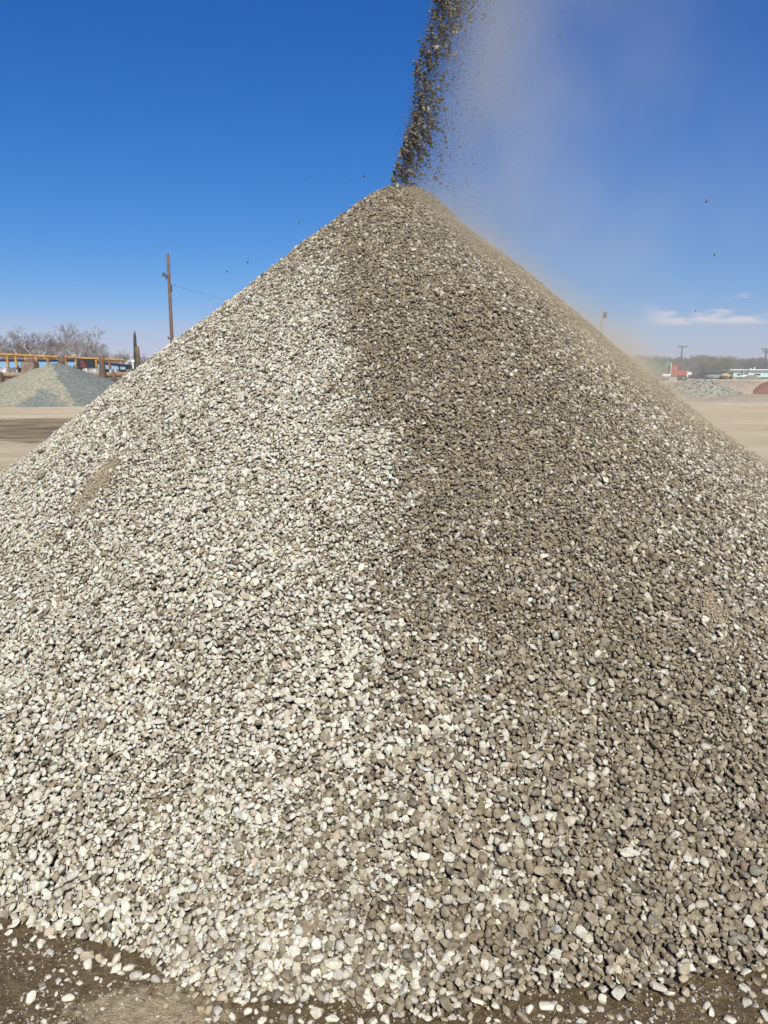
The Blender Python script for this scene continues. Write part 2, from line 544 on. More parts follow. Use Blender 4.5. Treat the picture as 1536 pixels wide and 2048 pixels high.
groups = []
cam_p = np.array([0, 0, CAM_H])
for layer, (seed, dm, off_m, off_s) in enumerate(((11, 1.15, 0.10, 0.40), (12, 0.6, -0.95, 0.18))):
    x, y, z, rad, th, rr = pack(seed, dm)
    n = len(x)
    nr = pile_n(x, y)
    pos = np.stack([x, y, z], -1) + nr * (rad * (off_m + rng.normal(0, off_s, n)))[:, None]
    pos[:, 2] = np.maximum(pos[:, 2], rad * 0.45)
    dmp = damp_at(th, rr, x, y, z)
    col = colours(n, dmp)
    fl_ = flank_at(th, rr / 3.7)
    col = np.where((rng.uniform(0, 1, n) < fl_ * .75)[:, None], np.array([.36, .295, .195]) * rng.uniform(.75, 1.25, (n, 1)), col)
    pt = patches(x, y, z, th)
    if layer == 0:
        gone = rng.uniform(0, 1, n) < pt * 1.1
        rad = np.where(gone, rad * 0.32, rad)
        col = np.where(gone[:, None], np.array([.43, .33, .20]) * rng.uniform(.8, 1.15, (n, 1)), col)
        pos = np.where(gone[:, None], pos - nr * 0.010, pos)
    # thin the last hand's breadth of the toe
    scl = rad[:, None] * np.stack([rng.uniform(1.0, 1.38, n), rng.uniform(0.92, 1.15, n), rng.uniform(0.85, 1.2, n)], -1) * 1.02
    rot = rotmats(n, 0.52, nr)
    d = np.linalg.norm(pos - cam_p, axis=1)
    near = d < 2.75
    sharp = rng.uniform(0, 1, n) < 0.45
    groups.append((P_NEAR, pos[near & ~sharp], rot[near & ~sharp], scl[near & ~sharp] * .98, col[near & ~sharp], True))
    groups.append((P_SHARP, pos[near & sharp], rot[near & sharp], scl[near & sharp] * 1.04, col[near & sharp], False))
    far = ~near
    half = rng.uniform(0, 1, n) < 0.5
    groups.append((P_FAR, pos[far & half], rot[far & half], scl[far & half] * 1.04, col[far & half], True))
    groups.append((P_FAR, pos[far & ~half], rot[far & ~half], scl[far & ~half] * 1.04, col[far & ~half], False))
    print('layer', layer, n, 'near', near.sum())
# sand filling the spots where fines show
fx = []
for (px, py, sx, sy, rot_) in PATCH:
    q = px_on_pile(px, py)
    m = 2600 if px < 768 else 1100
    u = rng.normal(0, .75, m) * sx; v = rng.normal(0, .8, m) * sy
    c, s = math.cos(rot_), math.sin(rot_)
    xx = q[0] + u * c - v * s; zz = q[2] + u * s + v * c
    # find y on the pile's camera side for that x, z by bisection
    lo = np.full(m, 0.8); hi = np.full(m, AY)
    for _ in range(26):
        mid = (lo + hi) / 2
        b = pile_z(xx, mid) < zz
        lo = np.where(b, mid, lo); hi = np.where(b, hi, mid)
    fx.append(np.stack([xx, hi, pile_z(xx, hi)], -1))
fx = np.concatenate(fx)
fn = pile_n(fx[:, 0], fx[:, 1])
nf = len(fx)
groups.append((P_TINY, fx + fn * rng.uniform(-.004, .008, (nf, 1)), rotmats(nf, 1.0, fn), rng.uniform(.003, .0065, nf),
               np.array([.44, .355, .245]) * rng.uniform(.75, 1.15, (nf, 1)), False))
V, F, CC, SM = merge(groups)
nst = len(F)
# the core under the stones, part of the same heap
nu, nv_ = 120, 260
rs = np.linspace(0, 1, nu) ** 0.9 * 4.15
ts = np.linspace(-math.pi, math.pi, nv_, endpoint=False)
RR, TT = np.meshgrid(rs, ts, indexing='ij')
gx = AX + RR * np.sin(TT); gy = AY - RR * np.cos(TT)
front = np.abs(TT) < TH_MAX - 0.05
gz = pile_z(gx, gy) - np.where(front, 0.030, -0.005)
gz = gz + 0.006 * fbm(gx, gy, gz, 40.0)
gz = np.where(RR > 4.0, -0.08, gz)
cv_ = np.stack([gx, gy, gz], -1).reshape(-1, 3)
ii, jj = np.meshgrid(np.arange(nu - 1), np.arange(nv_), indexing='ij')
a = ii * nv_ + jj; b = ii * nv_ + (jj + 1) % nv_
cf = np.concatenate([np.stack([a, a + nv_, b + nv_], -1).reshape(-1, 3), np.stack([a, b + nv_, b], -1).reshape(-1, 3)])
V = np.concatenate([V, cv_]); F2 = np.concatenate([F, cf + (len(V) - len(cv_))])
CC = np.concatenate([CC, np.tile([[.2, .17, .13]], (len(cv_), 1))])
SM = np.concatenate([SM, np.ones(len(cf), bool)])
mi = np.concatenate([np.zeros(nst), np.ones(len(cf))])
me = tri_mesh('gravel_pile', V, F2, CC, SM, [m_stone, m_fines], mi)
pile = bpy.data.objects.new('gravel_pile', me); C.objects.link(pile)
tag(pile, 'huge cone of crushed cream and brown gravel filling the view under the falling stream', 'gravel pile', kind='stuff')
print('pile tris', len(F2))
del V, F, F2, CC, SM, groups

# ------------------------------------------------------------------ ground
def ground_mat():
    m, nt, b = new_mat('yard_dirt')
    g = N(nt, 'ShaderNodeNewGeometry'); P = g.outputs['Position']
    s = N(nt, 'ShaderNodeSeparateXYZ', {0: P}); X, Y = s.outputs[0], s.outputs[1]
    def noise(sc, det=5.0, rough=0.6, stretch=None):
        v = P
        if stretch:
            mp = N(nt, 'ShaderNodeMapping', {'Vector': P, 'Scale': stretch}); v = mp.outputs[0]
        return N(nt, 'ShaderNodeTexNoise', {'Vector': v, 'Scale': sc, 'Detail': det, 'Roughness': rough}).outputs[0]
    big = noise(0.35, 6.0, 0.6, (0.35, 1.0, 1.0))
    mid = noise(1.6)
    fine = noise(38.0, 6.0, 0.7)
    grit = noise(160.0, 3.0, 0.7)
    dry = MIX(nt, MR(nt, big, 0.35, 0.65), (0.50, 0.395, 0.245), (0.62, 0.515, 0.345))
    dry = MIX(nt, MR(nt, mid, 0.4, 0.75, 0, .45), dry, (0.36, 0.28, 0.19))
    wet = MIX(nt, MR(nt, fine, 0.35, 0.65), (0.118, 0.080, 0.040), (0.205, 0.147, 0.080))
    wet = MIX(nt, MR(nt, grit, 0.62, 0.72, 0, .5), wet, (0.30, 0.26, 0.19))
    # damp dirt near the foot of the pile, and one dark watered lane across the yard
    wob = M(nt, 'MULTIPLY', M(nt, 'SUBTRACT', mid, 0.5), 2.2)
    near = MR(nt, M(nt, 'ADD', Y, wob), 5.0, 8.5, 1, 0)
    wl = M(nt, 'ADD', M(nt, 'MULTIPLY', M(nt, 'SUBTRACT', big, 0.5), 9.0), M(nt, 'MULTIPLY', M(nt, 'SUBTRACT', mid, 0.5), 3.0))
    Yw = M(nt, 'ADD', Y, wl)
    lane = M(nt, 'MULTIPLY', MR(nt, Yw, 17.0, 18.5), MR(nt, Yw, 25.0, 29.0, 1, 0))
    lane = M(nt, 'MULTIPLY', lane, MR(nt, X, 2.0, 8.0, 1, 0))
    lane = M(nt, 'MULTIPLY', lane, MR(nt, noise(1.6, 7.0, .7, (.35, 1, 1)), .36, .60, .5, 1.0))
    streak = MR(nt, noise(0.9, 7.0, .7, (.16, 1.0, 1.0)), .46, .72, 0, .5)
    dk = M(nt, 'MAXIMUM', near, lane)
    col = MIX(nt, streak, dry, (0.30, 0.21, 0.125))
    col = MIX(nt, dk, col, wet)
    # the pale dusty spot in the near dirt
    c0 = gpt(300, 2020)
    dx = M(nt, 'DIVIDE', M(nt, 'SUBTRACT', X, c0.x), 0.20); dy = M(nt, 'DIVIDE', M(nt, 'SUBTRACT', Y, c0.y), 0.085)
    rr_ = M(nt, 'SQRT', M(nt, 'ADD', M(nt, 'MULTIPLY', dx, dx), M(nt, 'MULTIPLY', dy, dy)))
    sand = MR(nt, M(nt, 'ADD', rr_, M(nt, 'MULTIPLY', M(nt, 'SUBTRACT', noise(22.0, 6.0, .75), .5), 3.4)), .55, 1.3, 1, 0)
    col = MIX(nt, sand, col, MIX(nt, MR(nt, fine, .35, .65), (.36, .275, .165), (.50, .40, .25)))
    nt.links.new(col, b.inputs['Base Color'])
    b.inputs['Roughness'].default_value = 0.95
    b.inputs['Specular IOR Level'].default_value = 0.2
    h = M(nt, 'ADD', fine, M(nt, 'MULTIPLY', grit, 0.5))
    bn = N(nt, 'ShaderNodeBump', {'Height': h, 'Strength': 1.0, 'Distance': 0.02})
    nt.links.new(bn.outputs[0], b.inputs['Normal'])
    return m
m_ground = ground_mat()
def spaced(lo, hi, dlo, dhi, step, far):
    a = list(np.arange(dlo, dhi, step)); d = step; v = dhi
    out = a[:]
    while v < hi: out.append(v); d *= 1.25; v += d
    out.append(hi); d = step; v = dlo - step
    while v > lo: out.insert(0, v); d *= 1.25; v -= d
    out.insert(0, lo)
    return np.array(out)
xs = spaced(-1500, 1500, -2.2, 2.2, 0.018, 0); ys = spaced(-300, 1800, 0.9, 3.2, 0.018, 0)
GX, GY = np.meshgrid(xs, ys, indexing='ij')
amp = np.exp(-np.maximum(0, np.hypot(GX, GY - 2) - 2) / 3)
GZ = amp * (0.010 * fbm(GX, GY, 0 * GX, 4.0) + 0.005 * fbm(GX + 5, GY, 0 * GX, 13.0) + 0.0045 * fbm(GX, GY + 5, 0 * GX, 31.0, 4)) - 0.008 * amp
def ground_z(x, y):
    a_ = np.exp(-np.maximum(0, np.hypot(x, y - 2) - 2) / 3)
    return a_ * (0.010 * fbm(x, y, 0 * x, 4.0) + 0.005 * fbm(x + 5, y, 0 * x, 13.0)) - 0.008 * a_
gv = np.stack([GX, GY, GZ], -1).reshape(-1, 3)
nx, ny = len(xs), len(ys)
ii, jj = np.meshgrid(np.arange(nx - 1), np.arange(ny - 1), indexing='ij')
a = ii * ny + jj
gf = np.concatenate([np.stack([a, a + ny, a + ny + 1], -1).reshape(-1, 3), np.stack([a, a + ny + 1, a + 1], -1).reshape(-1, 3)])
go = bpy.data.objects.new('ground', tri_mesh('ground', gv, gf, None, np.ones(len(gf), bool), [m_ground]))
C.objects.link(go); tag(go, kind='structure')

# ------------------------------------------------------------------ loose stones on the dirt: one object each
stone_meshes = []
for i in range(14):
    Vp, Fp = P_NEAR[i * 2] if i % 2 else P_SHARP[i]
    stone_meshes.append(tri_mesh('stone', Vp, Fp, None, np.full(len(Fp), bool(i % 2)), [m_stone_obj]))
LC = {'bone white': [(.82, .76, .62), (.78, .71, .57), (.80, .73, .57)], 'pale grey': [(.58, .545, .465), (.52, .49, .42)],
      'tan': [(.46, .375, .25), (.50, .41, .28)], 'brown': [(.26, .205, .13), (.21, .165, .105)]}
spots = []
def try_spot(x, y, q):
    for (a_, b_, c_) in spots:
        if (a_ - x) ** 2 + (b_ - y) ** 2 < (0.78 * (q + c_)) ** 2: return False
    spots.append((x, y, q)); return True
def loose(name, x, y, q, cname, where, group, zoff=0.0):
    me_ = random.choice(stone_meshes)
    o = bpy.data.objects.new(name, me_); C.objects.link(o)
    o.scale = (q * random.uniform(1.0, 1.35), q * random.uniform(.95, 1.15), q * random.uniform(.9, 1.2))
    o.rotation_euler = (random.gauss(0, .35), random.gauss(0, .35), random.uniform(0, 6.28))
    zz = max(float(ground_z(np.float64(x), np.float64(y))), float(pile_z(np.float64(x), np.float64(y))))
    o.location = (x, y, zz + q * 0.24 + zoff)
    c = random.choice(LC[cname]); k = random.uniform(.92, 1.06)
    o.color = (c[0] * k, c[1] * k, c[2] * k, 1)
    sz = 'large' if q > .0145 else ('small' if q < .0098 else 'medium')
    tag(o, f'{sz} {cname} stone {where}', 'stone', group)
    return o
n_loose = 0
rl = random.Random(21)
def toe_y(px):
    """photo row where the heap gives way to dirt, only used to spread the stones along the foot"""
    return np.interp(px, [0, 100, 200, 300, 450, 560, 650, 760, 900, 1050, 1200, 1350, 1536], [1862, 1880, 1925, 1955, 1990, 1985, 1965, 1980, 1975, 1985, 1975, 1965, 1925])
tries = 0
while n_loose < 290 and tries < 20000:
    tries += 1
    px = rl.uniform(-10, 1550)
    ty = float(toe_y(px))
    span = 2062 - ty
    py = ty - 18 + span * (rl.random() ** (1.5 if px > 420 else 1.0))
    if 1900 < py and 150 < px < 400 and rl.random() < 0.93 and py > 1965: continue
    if px < 420 and py > ty + 10 and rl.random() < .66: continue
    # bare lanes seen in the dirt
    if 560 < px < 760 and 1948 < py < 1965 and rl.random() < .4: continue
    if 680 < px < 860 and 1985 < py < 2040 and rl.random() < .5: continue
    if px > 1180 and py > 2005 and rl.random() < .5: continue
    g = gpt(px, py)
    q = max(.0065, min(.021, rl.lognormvariate(math.log(.0118), .30)))
    if px < 420 and py > ty + 25: q *= .8
    if not try_spot(g.x, g.y, q): continue
    cname = rl.choices(list(LC), weights=(7, 2, 2.2, 1.6) if px < 1000 else (4, 2, 2.5, 3.5))[0]
    if py < ty + 22: where = 'where gravel gives way to dirt at the pile foot'
    elif px < 420: where = 'lying on damp dirt near the pale dusty patch'
    elif px < 900: where = 'in the loose spill below the middle of the pile'
    else: where = 'on dirt below the browner side of the pile'
    loose('loose_stone', g.x, g.y, q, cname, where, 'loose stones on the dirt at the foot of the pile')
    n_loose += 1
print('loose', n_loose)
# grit too small to count
m = 12000
px = rng.uniform(-80, 1620, m); py = rng.uniform(1850, 2140, m)
G = np.array([gpt(a_, b_)[:] for a_, b_ in zip(px, py)])
ok = (py > toe_y(px) - 30) & ((rng.uniform(0, 1, m) < .35) | (np.sin(px * .02) + np.sin(py * .05 + px * .011) > .2))
G = G[ok]; nG = len(G)
G[:, 2] = ground_z(G[:, 0], G[:, 1]) + .0015
qs = np.clip(np.exp(rng.normal(math.log(.0030), .50, nG)), .0012, .0095)
V, F, CC, SM = merge([(P_TINY, G, rotmats(nG, .6), qs, colours(nG, np.full(nG, .62)) * .9, False)])
o = bpy.data.objects.new('gravel_grit', tri_mesh('gravel_grit', V, F, CC, SM, [m_stone])); C.objects.link(o)
tag(o, 'pale grit and chips scattered over the damp dirt in front of the pile', 'grit', kind='stuff')

# ------------------------------------------------------------------ the stream of falling stone
def stream_x(z):
    t = (z - 2.86) / 1.15
    return 0.098 + 0.27 * t - 0.02 * t * t
def clump(z):
    return 0.5 + 0.5 * np.sin(z * 11.0 + 1.2 * np.sin(z * 5.0))
nb = 15000
z = rng.uniform(2.84, 5.4, nb)
w = 0.040 + 0.030 * np.clip((z - 2.86) / 1.2, 0, 1.5)
x = stream_x(z) - 0.048 + np.abs(rng.normal(0, 1, nb)) * w * 1.5 + rng.normal(0, .008, nb) + rng.exponential(.045, nb) * (.5 + .8 * clump(z * .7 + 2)) - .02 * np.sin(z * 9 + .5) + .012
y = AY - 0.02 + rng.normal(0, .07, nb)
rad = np.clip(np.exp(rng.normal(math.log(.0092), .42, nb)), .0035, .019)
lump = np.sin(z * 17 + 9 * np.sin(x * 23)) + np.sin(z * 41 + x * 60) + .8 * np.sin(z * 6.3 + 1)
keep = rng.uniform(0, 1, nb) < np.clip(.42 + .30 * lump, .04, 1) * np.interp(z, [2.84, 3.1, 4.2], [.6, .8, 1.0])
x, y, z, rad = x[keep], y[keep], z[keep], rad[keep]
# fines: thrown to the lee (right) side, thinning out
nf = 75000
zf = rng.uniform(2.2, 5.5, nf)
ex = rng.exponential(1, nf) * np.interp(zf, [2.2, 3.0, 4.0, 5.5], [.12, .20, .24, .28])
xf = stream_x(zf) - .02 + ex + rng.normal(0, .025, nf)
yf = AY + rng.normal(0, .12, nf) - ex * .15
ff = np.clip(np.exp(rng.normal(math.log(.0025), .45, nf)), .0011, .0070) * np.exp(-ex * .35)
okf = zf > pile_z(xf, yf) + .01
xf, yf, zf, ff = xf[okf], yf[okf], zf[okf], ff[okf]
inview = (z < 4.12)
order = np.argsort(-rad * inview)
big = order[:170]
rest = np.setdiff1d(np.arange(len(x)), big)
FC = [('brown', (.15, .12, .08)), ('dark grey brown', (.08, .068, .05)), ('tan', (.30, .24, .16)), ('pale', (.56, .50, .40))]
n_fall = 0
for i in big.tolist():
    o = bpy.data.objects.new('falling_stone', random.choice(stone_meshes)); C.objects.link(o)
    q = float(rad[i])
    o.location = (float(x[i]), float(y[i]), float(z[i]))
    o.scale = (q * random.uniform(1, 1.4), q, q * random.uniform(.8, 1.2))
    o.rotation_euler = (random.uniform(0, 6.28), random.uniform(0, 6.28), random.uniform(0, 6.28))
    cn_, cc = random.choices(FC, weights=(4, 3, 2, 2))[0]
    o.color = cc + (1,)
    hi = z[i] > 3.75; lo = z[i] < 3.15
    where = 'high in the falling stream' if hi else ('in the stream just above the tip' if lo else 'halfway down the falling stream')
    edge = ' at its ragged clear edge' if x[i] < stream_x(z[i]) - .01 else (' on its dusty side' if x[i] > stream_x(z[i]) + .08 else ' in its dense core')
    tag(o, f'{cn_} stone {where}{edge}', 'stone', 'stones falling onto the pile')
# a few strays thrown clear
for (sx, sy, q, wh) in [(622, 352, .008, 'flying alone well clear of the stream, near the tip of the pile'), (598, 445, .009, 'flying alone low over the pale slope'),
                    (495, 524, .010, 'bouncing alone off the middle of the pale slope'), (454, 543, .008, 'bouncing alone, lowest over the pale slope'),
                    (1413, 403, .011, 'flying alone high in the dusty sky'), (1429, 510, .010, 'flying alone in the sky above the small clouds'),
                    (1391, 622, .009, 'flying alone just above the small clouds'), (1120, 69, .010, 'flying alone high in the dust beside the stream'),
                    (698, 360, .007, 'hanging just beside the dusty tip of the pile'), (728, 352, .010, 'pale and close above the tip of the pile')]:
    p = at(sx, sy, 5.2)
    o = bpy.data.objects.new('falling_stone', random.choice(stone_meshes)); C.objects.link(o)
    o.location = p; o.scale = (q * 1.2, q, q * .9); o.rotation_euler = (sx, sy, 1)
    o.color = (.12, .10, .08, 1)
    tag(o, ('dark stone ' + wh), 'stone', 'stones falling onto the pile')
n1 = len(rest)
posb = np.stack([x[rest], y[rest], z[rest]], -1)
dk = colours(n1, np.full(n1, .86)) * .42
nff = len(xf)
posf = np.stack([xf, yf, zf], -1)
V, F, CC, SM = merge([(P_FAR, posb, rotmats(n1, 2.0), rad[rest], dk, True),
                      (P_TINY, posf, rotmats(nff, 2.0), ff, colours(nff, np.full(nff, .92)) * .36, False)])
o = bpy.data.objects.new('falling_gravel', tri_mesh('falling_gravel', V, F, CC, SM, [m_stone])); C.objects.link(o)
tag(o, 'stream of dark stone chips and grit falling onto the tip of the big pile', 'falling gravel', kind='stuff')

# ------------------------------------------------------------------ dust: real volumes drifting to the lee side
def dust_plume():
    m = bpy.data.materials.new('dust_air'); m.use_nodes = True
    nt = m.node_tree; nt.nodes.clear()
    out = N(nt, 'ShaderNodeOutputMaterial')
    pv = N(nt, 'ShaderNodeVolumePrincipled')
    nt.links.new(pv.outputs[0], out.inputs['Volume'])
    pv.inputs['Color'].default_value = (.88, .83, .69, 1)
    pv.inputs['Anisotropy'].default_value = 0.0
    g = N(nt, 'ShaderNodeNewGeometry'); P = g.outputs['Position']
    s = N(nt, 'ShaderNodeSeparateXYZ', {0: P})
    X, Y, Z = s.outputs
    t = M(nt, 'DIVIDE', M(nt, 'SUBTRACT', Z, 2.86), 1.15)
    sx = M(nt, 'ADD', M(nt, 'MULTIPLY', t, .27), .13)
    d = M(nt, 'SUBTRACT', X, sx)
    rise = MR(nt, d, -.04, .46)
    fall = M(nt, 'POWER', 2.718, M(nt, 'MULTIPLY', M(nt, 'MULTIPLY', M(nt, 'MAXIMUM', d, 0.0), -1.0), MR(nt, Z, 2.3, 4.2, .66, 1.7)))
    yy = M(nt, 'DIVIDE', M(nt, 'SUBTRACT', Y, 5.5), .75)
    gy = M(nt, 'POWER', 2.718, M(nt, 'MULTIPLY', M(nt, 'MULTIPLY', yy, yy), -1.0))
    mp = N(nt, 'ShaderNodeMapping', {'Vector': P, 'Scale': (1.0, 0.8, .8), 'Rotation': (0, R(38), 0)})
    nz = N(nt, 'ShaderNodeTexNoise', {'Vector': mp.outputs[0], 'Scale': 1.5, 'Detail': 4.0, 'Roughness': .55})
    nn = MR(nt, nz.outputs[0], .28, .72, .35, 1.6)
    edge = M(nt, 'MULTIPLY', MR(nt, X, 2.4, 3.8, 1, 0), MR(nt, Z, 5.9, 6.4, 1, 0))
    den = M(nt, 'MULTIPLY', M(nt, 'MULTIPLY', rise, fall), M(nt, 'MULTIPLY', gy, nn))
    den = M(nt, 'MULTIPLY', M(nt, 'MULTIPLY', den, edge), 0.80)
    nt.links.new(den, pv.inputs['Density'])
    mb = MB().box((1.95, 5.55, 4.0), (3.9, 2.6, 4.9))
    o_ = mb.build('drifting_dust', m)
    tag(o_, 'thin pale dust cloud drifting off the falling stream across the sky', 'dust', kind='stuff')
    return o_
dust_plume()
def dust_skin():
    m = bpy.data.materials.new('dust_low'); m.use_nodes = True
    nt = m.node_tree; nt.nodes.clear()
    out = N(nt, 'ShaderNodeOutputMaterial')
    pv = N(nt, 'ShaderNodeVolumePrincipled')
    nt.links.new(pv.outputs[0], out.inputs['Volume'])
    pv.inputs['Color'].default_value = (.93, .79, .58, 1)
    g = N(nt, 'ShaderNodeNewGeometry'); P = g.outputs['Position']
    s = N(nt, 'ShaderNodeSeparateXYZ', {0: P}); X, Y, Z = s.outputs
    dx = M(nt, 'SUBTRACT', X, AX); dy = M(nt, 'SUBTRACT', Y, AY)
    r2 = M(nt, 'ADD', M(nt, 'MULTIPLY', dx, dx), M(nt, 'MULTIPLY', dy, dy))
    r = M(nt, 'SQRT', r2)
    h = M(nt, 'ADD', M(nt, 'SUBTRACT', Z, AH - .05), M(nt, 'MULTIPLY', r, KS))
    top = M(nt, 'POWER', 2.718, M(nt, 'MULTIPLY', M(nt, 'MAXIMUM', h, 0.0), -12.0))
    side = M(nt, 'DIVIDE', dx, M(nt, 'ADD', r, .05))
    msk = MR(nt, side, .25, .85)
    fade = M(nt, 'MULTIPLY', MR(nt, r, 1.3, 3.0, 1, 0.25), MR(nt, h, .26, .34, 1, 0))
    nz = N(nt, 'ShaderNodeTexNoise', {'Vector': P, 'Scale': 2.2, 'Detail': 3.0})
    nn = MR(nt, nz.outputs[0], .35, .7, .3, 1.6)
    den = M(nt, 'MULTIPLY', M(nt, 'MULTIPLY', top, msk), M(nt, 'MULTIPLY', fade, nn))
    nt.links.new(M(nt, 'MULTIPLY', den, 4.6), pv.inputs['Density'])
    # closed shell: a wedge of the cone from just under the surface to 0.36 m above it
    n_r, n_t = 14, 30
    vs, fs = [], []
    def P3(rr_, th_, off): return (AX + rr_ * math.sin(th_), AY - rr_ * math.cos(th_), AH - KS * rr_ + off)
    for off in (-.08, .36):
        for i in range(n_r):
            for j in range(n_t):
                vs.append(P3(.02 + 3.6 * i / (n_r - 1), R(10) + R(120) * j / (n_t - 1), off))
    K = n_r * n_t
    for i in range(n_r - 1):
        for j in range(n_t - 1):
            a_ = i * n_t + j
            fs.append((a_, a_ + 1, a_ + n_t + 1, a_ + n_t)); fs.append((a_ + K, a_ + K + n_t, a_ + K + n_t + 1, a_ + K + 1))
    for i in range(n_r - 1):
        for j in (0, n_t - 1):
            a_ = i * n_t + j; fs.append((a_, a_ + n_t, a_ + n_t + K, a_ + K))
    for j in range(n_t - 1):
        for i in (0, n_r - 1):
            a_ = i * n_t + j; fs.append((a_, a_ + 1, a_ + 1 + K, a_ + K))
    mb = MB(); mb.add(vs, fs)
    o_ = mb.build('low_dust', m)
    tag(o_, 'tan dust rolling close over the lee flank of the big pile', 'dust', kind='stuff')
dust_skin()
exec_far = True

# ================================================================== the yard behind
m_log = simple('weathered_log', (.155, .105, .065), .95, .45, 6.0, bump=.5)
m_log_pale = simple('pale_log', (.30, .21, .135), .95, .4, 5.0, bump=.5)
m_pole = simple('pole_wood', (.17, .105, .07), .95, .35, 4.0)
m_pole_far = simple('pole_wood_grey', (.10, .085, .08), .95, .3, 4.0)
m_metal_dk = simple('dark_metal', (.035, .04, .045), .5, .3, 8.0, .3)
m_yellow = simple('yellow_paint', (.52, .29, .06), .6, .3, 1.2, dirt=(.28, .15, .05))
m_blue = simple('blue_paint', (.15, .33, .54), .55, .3, 1.0, dirt=(.24, .34, .42))
m_navy = simple('belt_rubber', (.012, .018, .05), .8, .3, 3.0)
m_rust = simple('rusty_iron', (.20, .105, .075), .9, .4, 4.0)
m_redmach = simple('dark_red_paint', (.14, .035, .03), .6, .4, 4.0)
m_white = simple('white_paint', (.78, .77, .74), .6, .12, 2.0)
m_glass = simple('dark_glass', (.03, .04, .045), .12, .2, 2.0)
m_tyre = simple('tyre_rubber', (.02, .02, .02), .9, .2, 6.0)

# raised terrace behind the log barrier
def blob(name, mat, poly, y0, y1, bumps=.06, res=.5, parent=None):
    """long low bank: top line given as (x, z) points, rounded across y"""
    xs_ = np.arange(poly[0][0], poly[-1][0], res)
    zs_ = np.interp(xs_, [p[0] for p in poly], [p[1] for p in poly])
    ys_ = np.linspace(y0, y1, 16)
    Xg, Yg = np.meshgrid(xs_, ys_, indexing='ij')
    t = (Yg - y0) / (y1 - y0)
    prof = np.clip(np.minimum(t, 1 - t) * 5, 0, 1) ** .7
    Zg = zs_[:, None] * prof + bumps * fbm(Xg, Yg, 0 * Xg, 1.1) * prof - .02
    v = np.stack([Xg, Yg, Zg], -1).reshape(-1, 3)
    ny_ = len(ys_)
    ii_, jj_ = np.meshgrid(np.arange(len(xs_) - 1), np.arange(ny_ - 1), indexing='ij')
    a_ = ii_ * ny_ + jj_
    f = np.concatenate([np.stack([a_, a_ + ny_, a_ + ny_ + 1], -1).reshape(-1, 3), np.stack([a_, a_ + ny_ + 1, a_ + 1], -1).reshape(-1, 3)])
    o_ = bpy.data.objects.new(name, tri_mesh(name, v, f, None, np.ones(len(f), bool), [mat])); C.objects.link(o_)
    if parent: o_.parent = parent
    return o_
m_bank = simple('pink_sand', (.50, .37, .26), .95, .25, .6)
YB = 45.0
bank = blob('terrain', m_bank, [(-60, 1.35), (-20, 1.42), (-14, 1.38), (-8, 1.3), (10, 1.2)], YB + .6, YB + 26, .05)
tag(bank, kind='structure')

# log barrier
lr = random.Random(3)
def log_post(px, ptop, dia, label, Y=YB, bot=-.02):
    e = Vector((xat(px, Y), Y, bot)); zt = zat(ptop, Y)
    mb = MB(); k = 7
    mb.tube([(e.x + lr.gauss(0, .01), Y + lr.gauss(0, .01), bot + (zt - bot) * i / k) for i in range(k + 1)], [dia / 2 * (1 - .03 * i / k) for i in range(k)] + [dia / 2 * .86], 14)
    o_ = mb.build('log_post', m_log, smooth=True)
    return tag(o_, label, 'post', 'log posts of the timber barrier')
log_post(205, 711, .36, 'tallest round log post rising above the rails beside the grey gravel pile')
log_post(125, 712, .38, 'wide log post showing just above the tip of the grey gravel pile')
log_post(-2, 744, .40, 'dark squat log post at the very edge of the barrier')
log_post(227, 744, .26, 'short log post set between the rails near the big gravel pile')
log_post(277, 693, .27, 'brown log post standing in front of the slim cypresses')
def log_rail(name, px0, px1, pyc, dia, mat, label, dy=0):
    x0, x1 = xat(px0, YB), xat(px1, YB); zc = zat(pyc, YB)
    mb = MB()
    mb.tube([(x0 + (x1 - x0) * i / 9, YB + .32 + dy + lr.gauss(0, .012), zc + lr.gauss(0, .012)) for i in range(10)], [dia / 2 * lr.uniform(.93, 1.04) for _ in range(10)], 12)
    return tag(mb.build(name, mat, smooth=True), label, 'log rail', 'log rails of the timber barrier')
log_rail('log_rail', -90, 330, 750, .30, m_log_pale, 'topmost log rail of the timber barrier')
log_rail('log_rail', -90, 330, 761, .25, m_log, 'middle log rail of the barrier just below the white strip')
log_rail('log_rail', -90, 330, 771, .25, m_log_pale, 'lowest log rail of the timber barrier')
log_rail('log_rail', -90, 330, 781, .25, m_log, 'bottom log of the barrier lying on the ground')
mb = MB(); mb.box(((xat(-90, YB) + xat(330, YB)) / 2, YB + .42, zat(756, YB)), (xat(330, YB) - xat(-90, YB), .04, .05))  # white strip stands in for light coming through the gap between rails
tag(mb.build('gap_light_strip', m_white), 'thin white strip put in for light showing through the gap between two rails', 'bright strip')
# weeds on the bank
m_weed = simple('weed_green', (.075, .125, .025), .8, .45, 3.0)
nw = 5200
wx = rng.uniform(xat(212, YB + 2), xat(300, YB + 2), nw); wy = rng.uniform(YB + 1.2, YB + 5, nw)
hump = np.interp(wx, [xat(212, YB), xat(235, YB), xat(250, YB), xat(300, YB)], [.12, .2, .5, .3])
wz = 1.38 + rng.uniform(0, 1, nw) * hump
V, F, CC, SM = merge([(P_TINY, np.stack([wx, wy, wz], -1), rotmats(nw, 2.0), rng.uniform(.02, .06, nw)[:, None] * np.array([[1.6, .5, .5]]), np.ones((nw, 3)) * .1, False)])
o = bpy.data.objects.new('weeds', tri_mesh('weeds', V, F, None, SM, [m_weed])); C.objects.link(o)
tag(o, 'low green weeds growing on the bank behind the log barrier', 'weeds', kind='stuff')

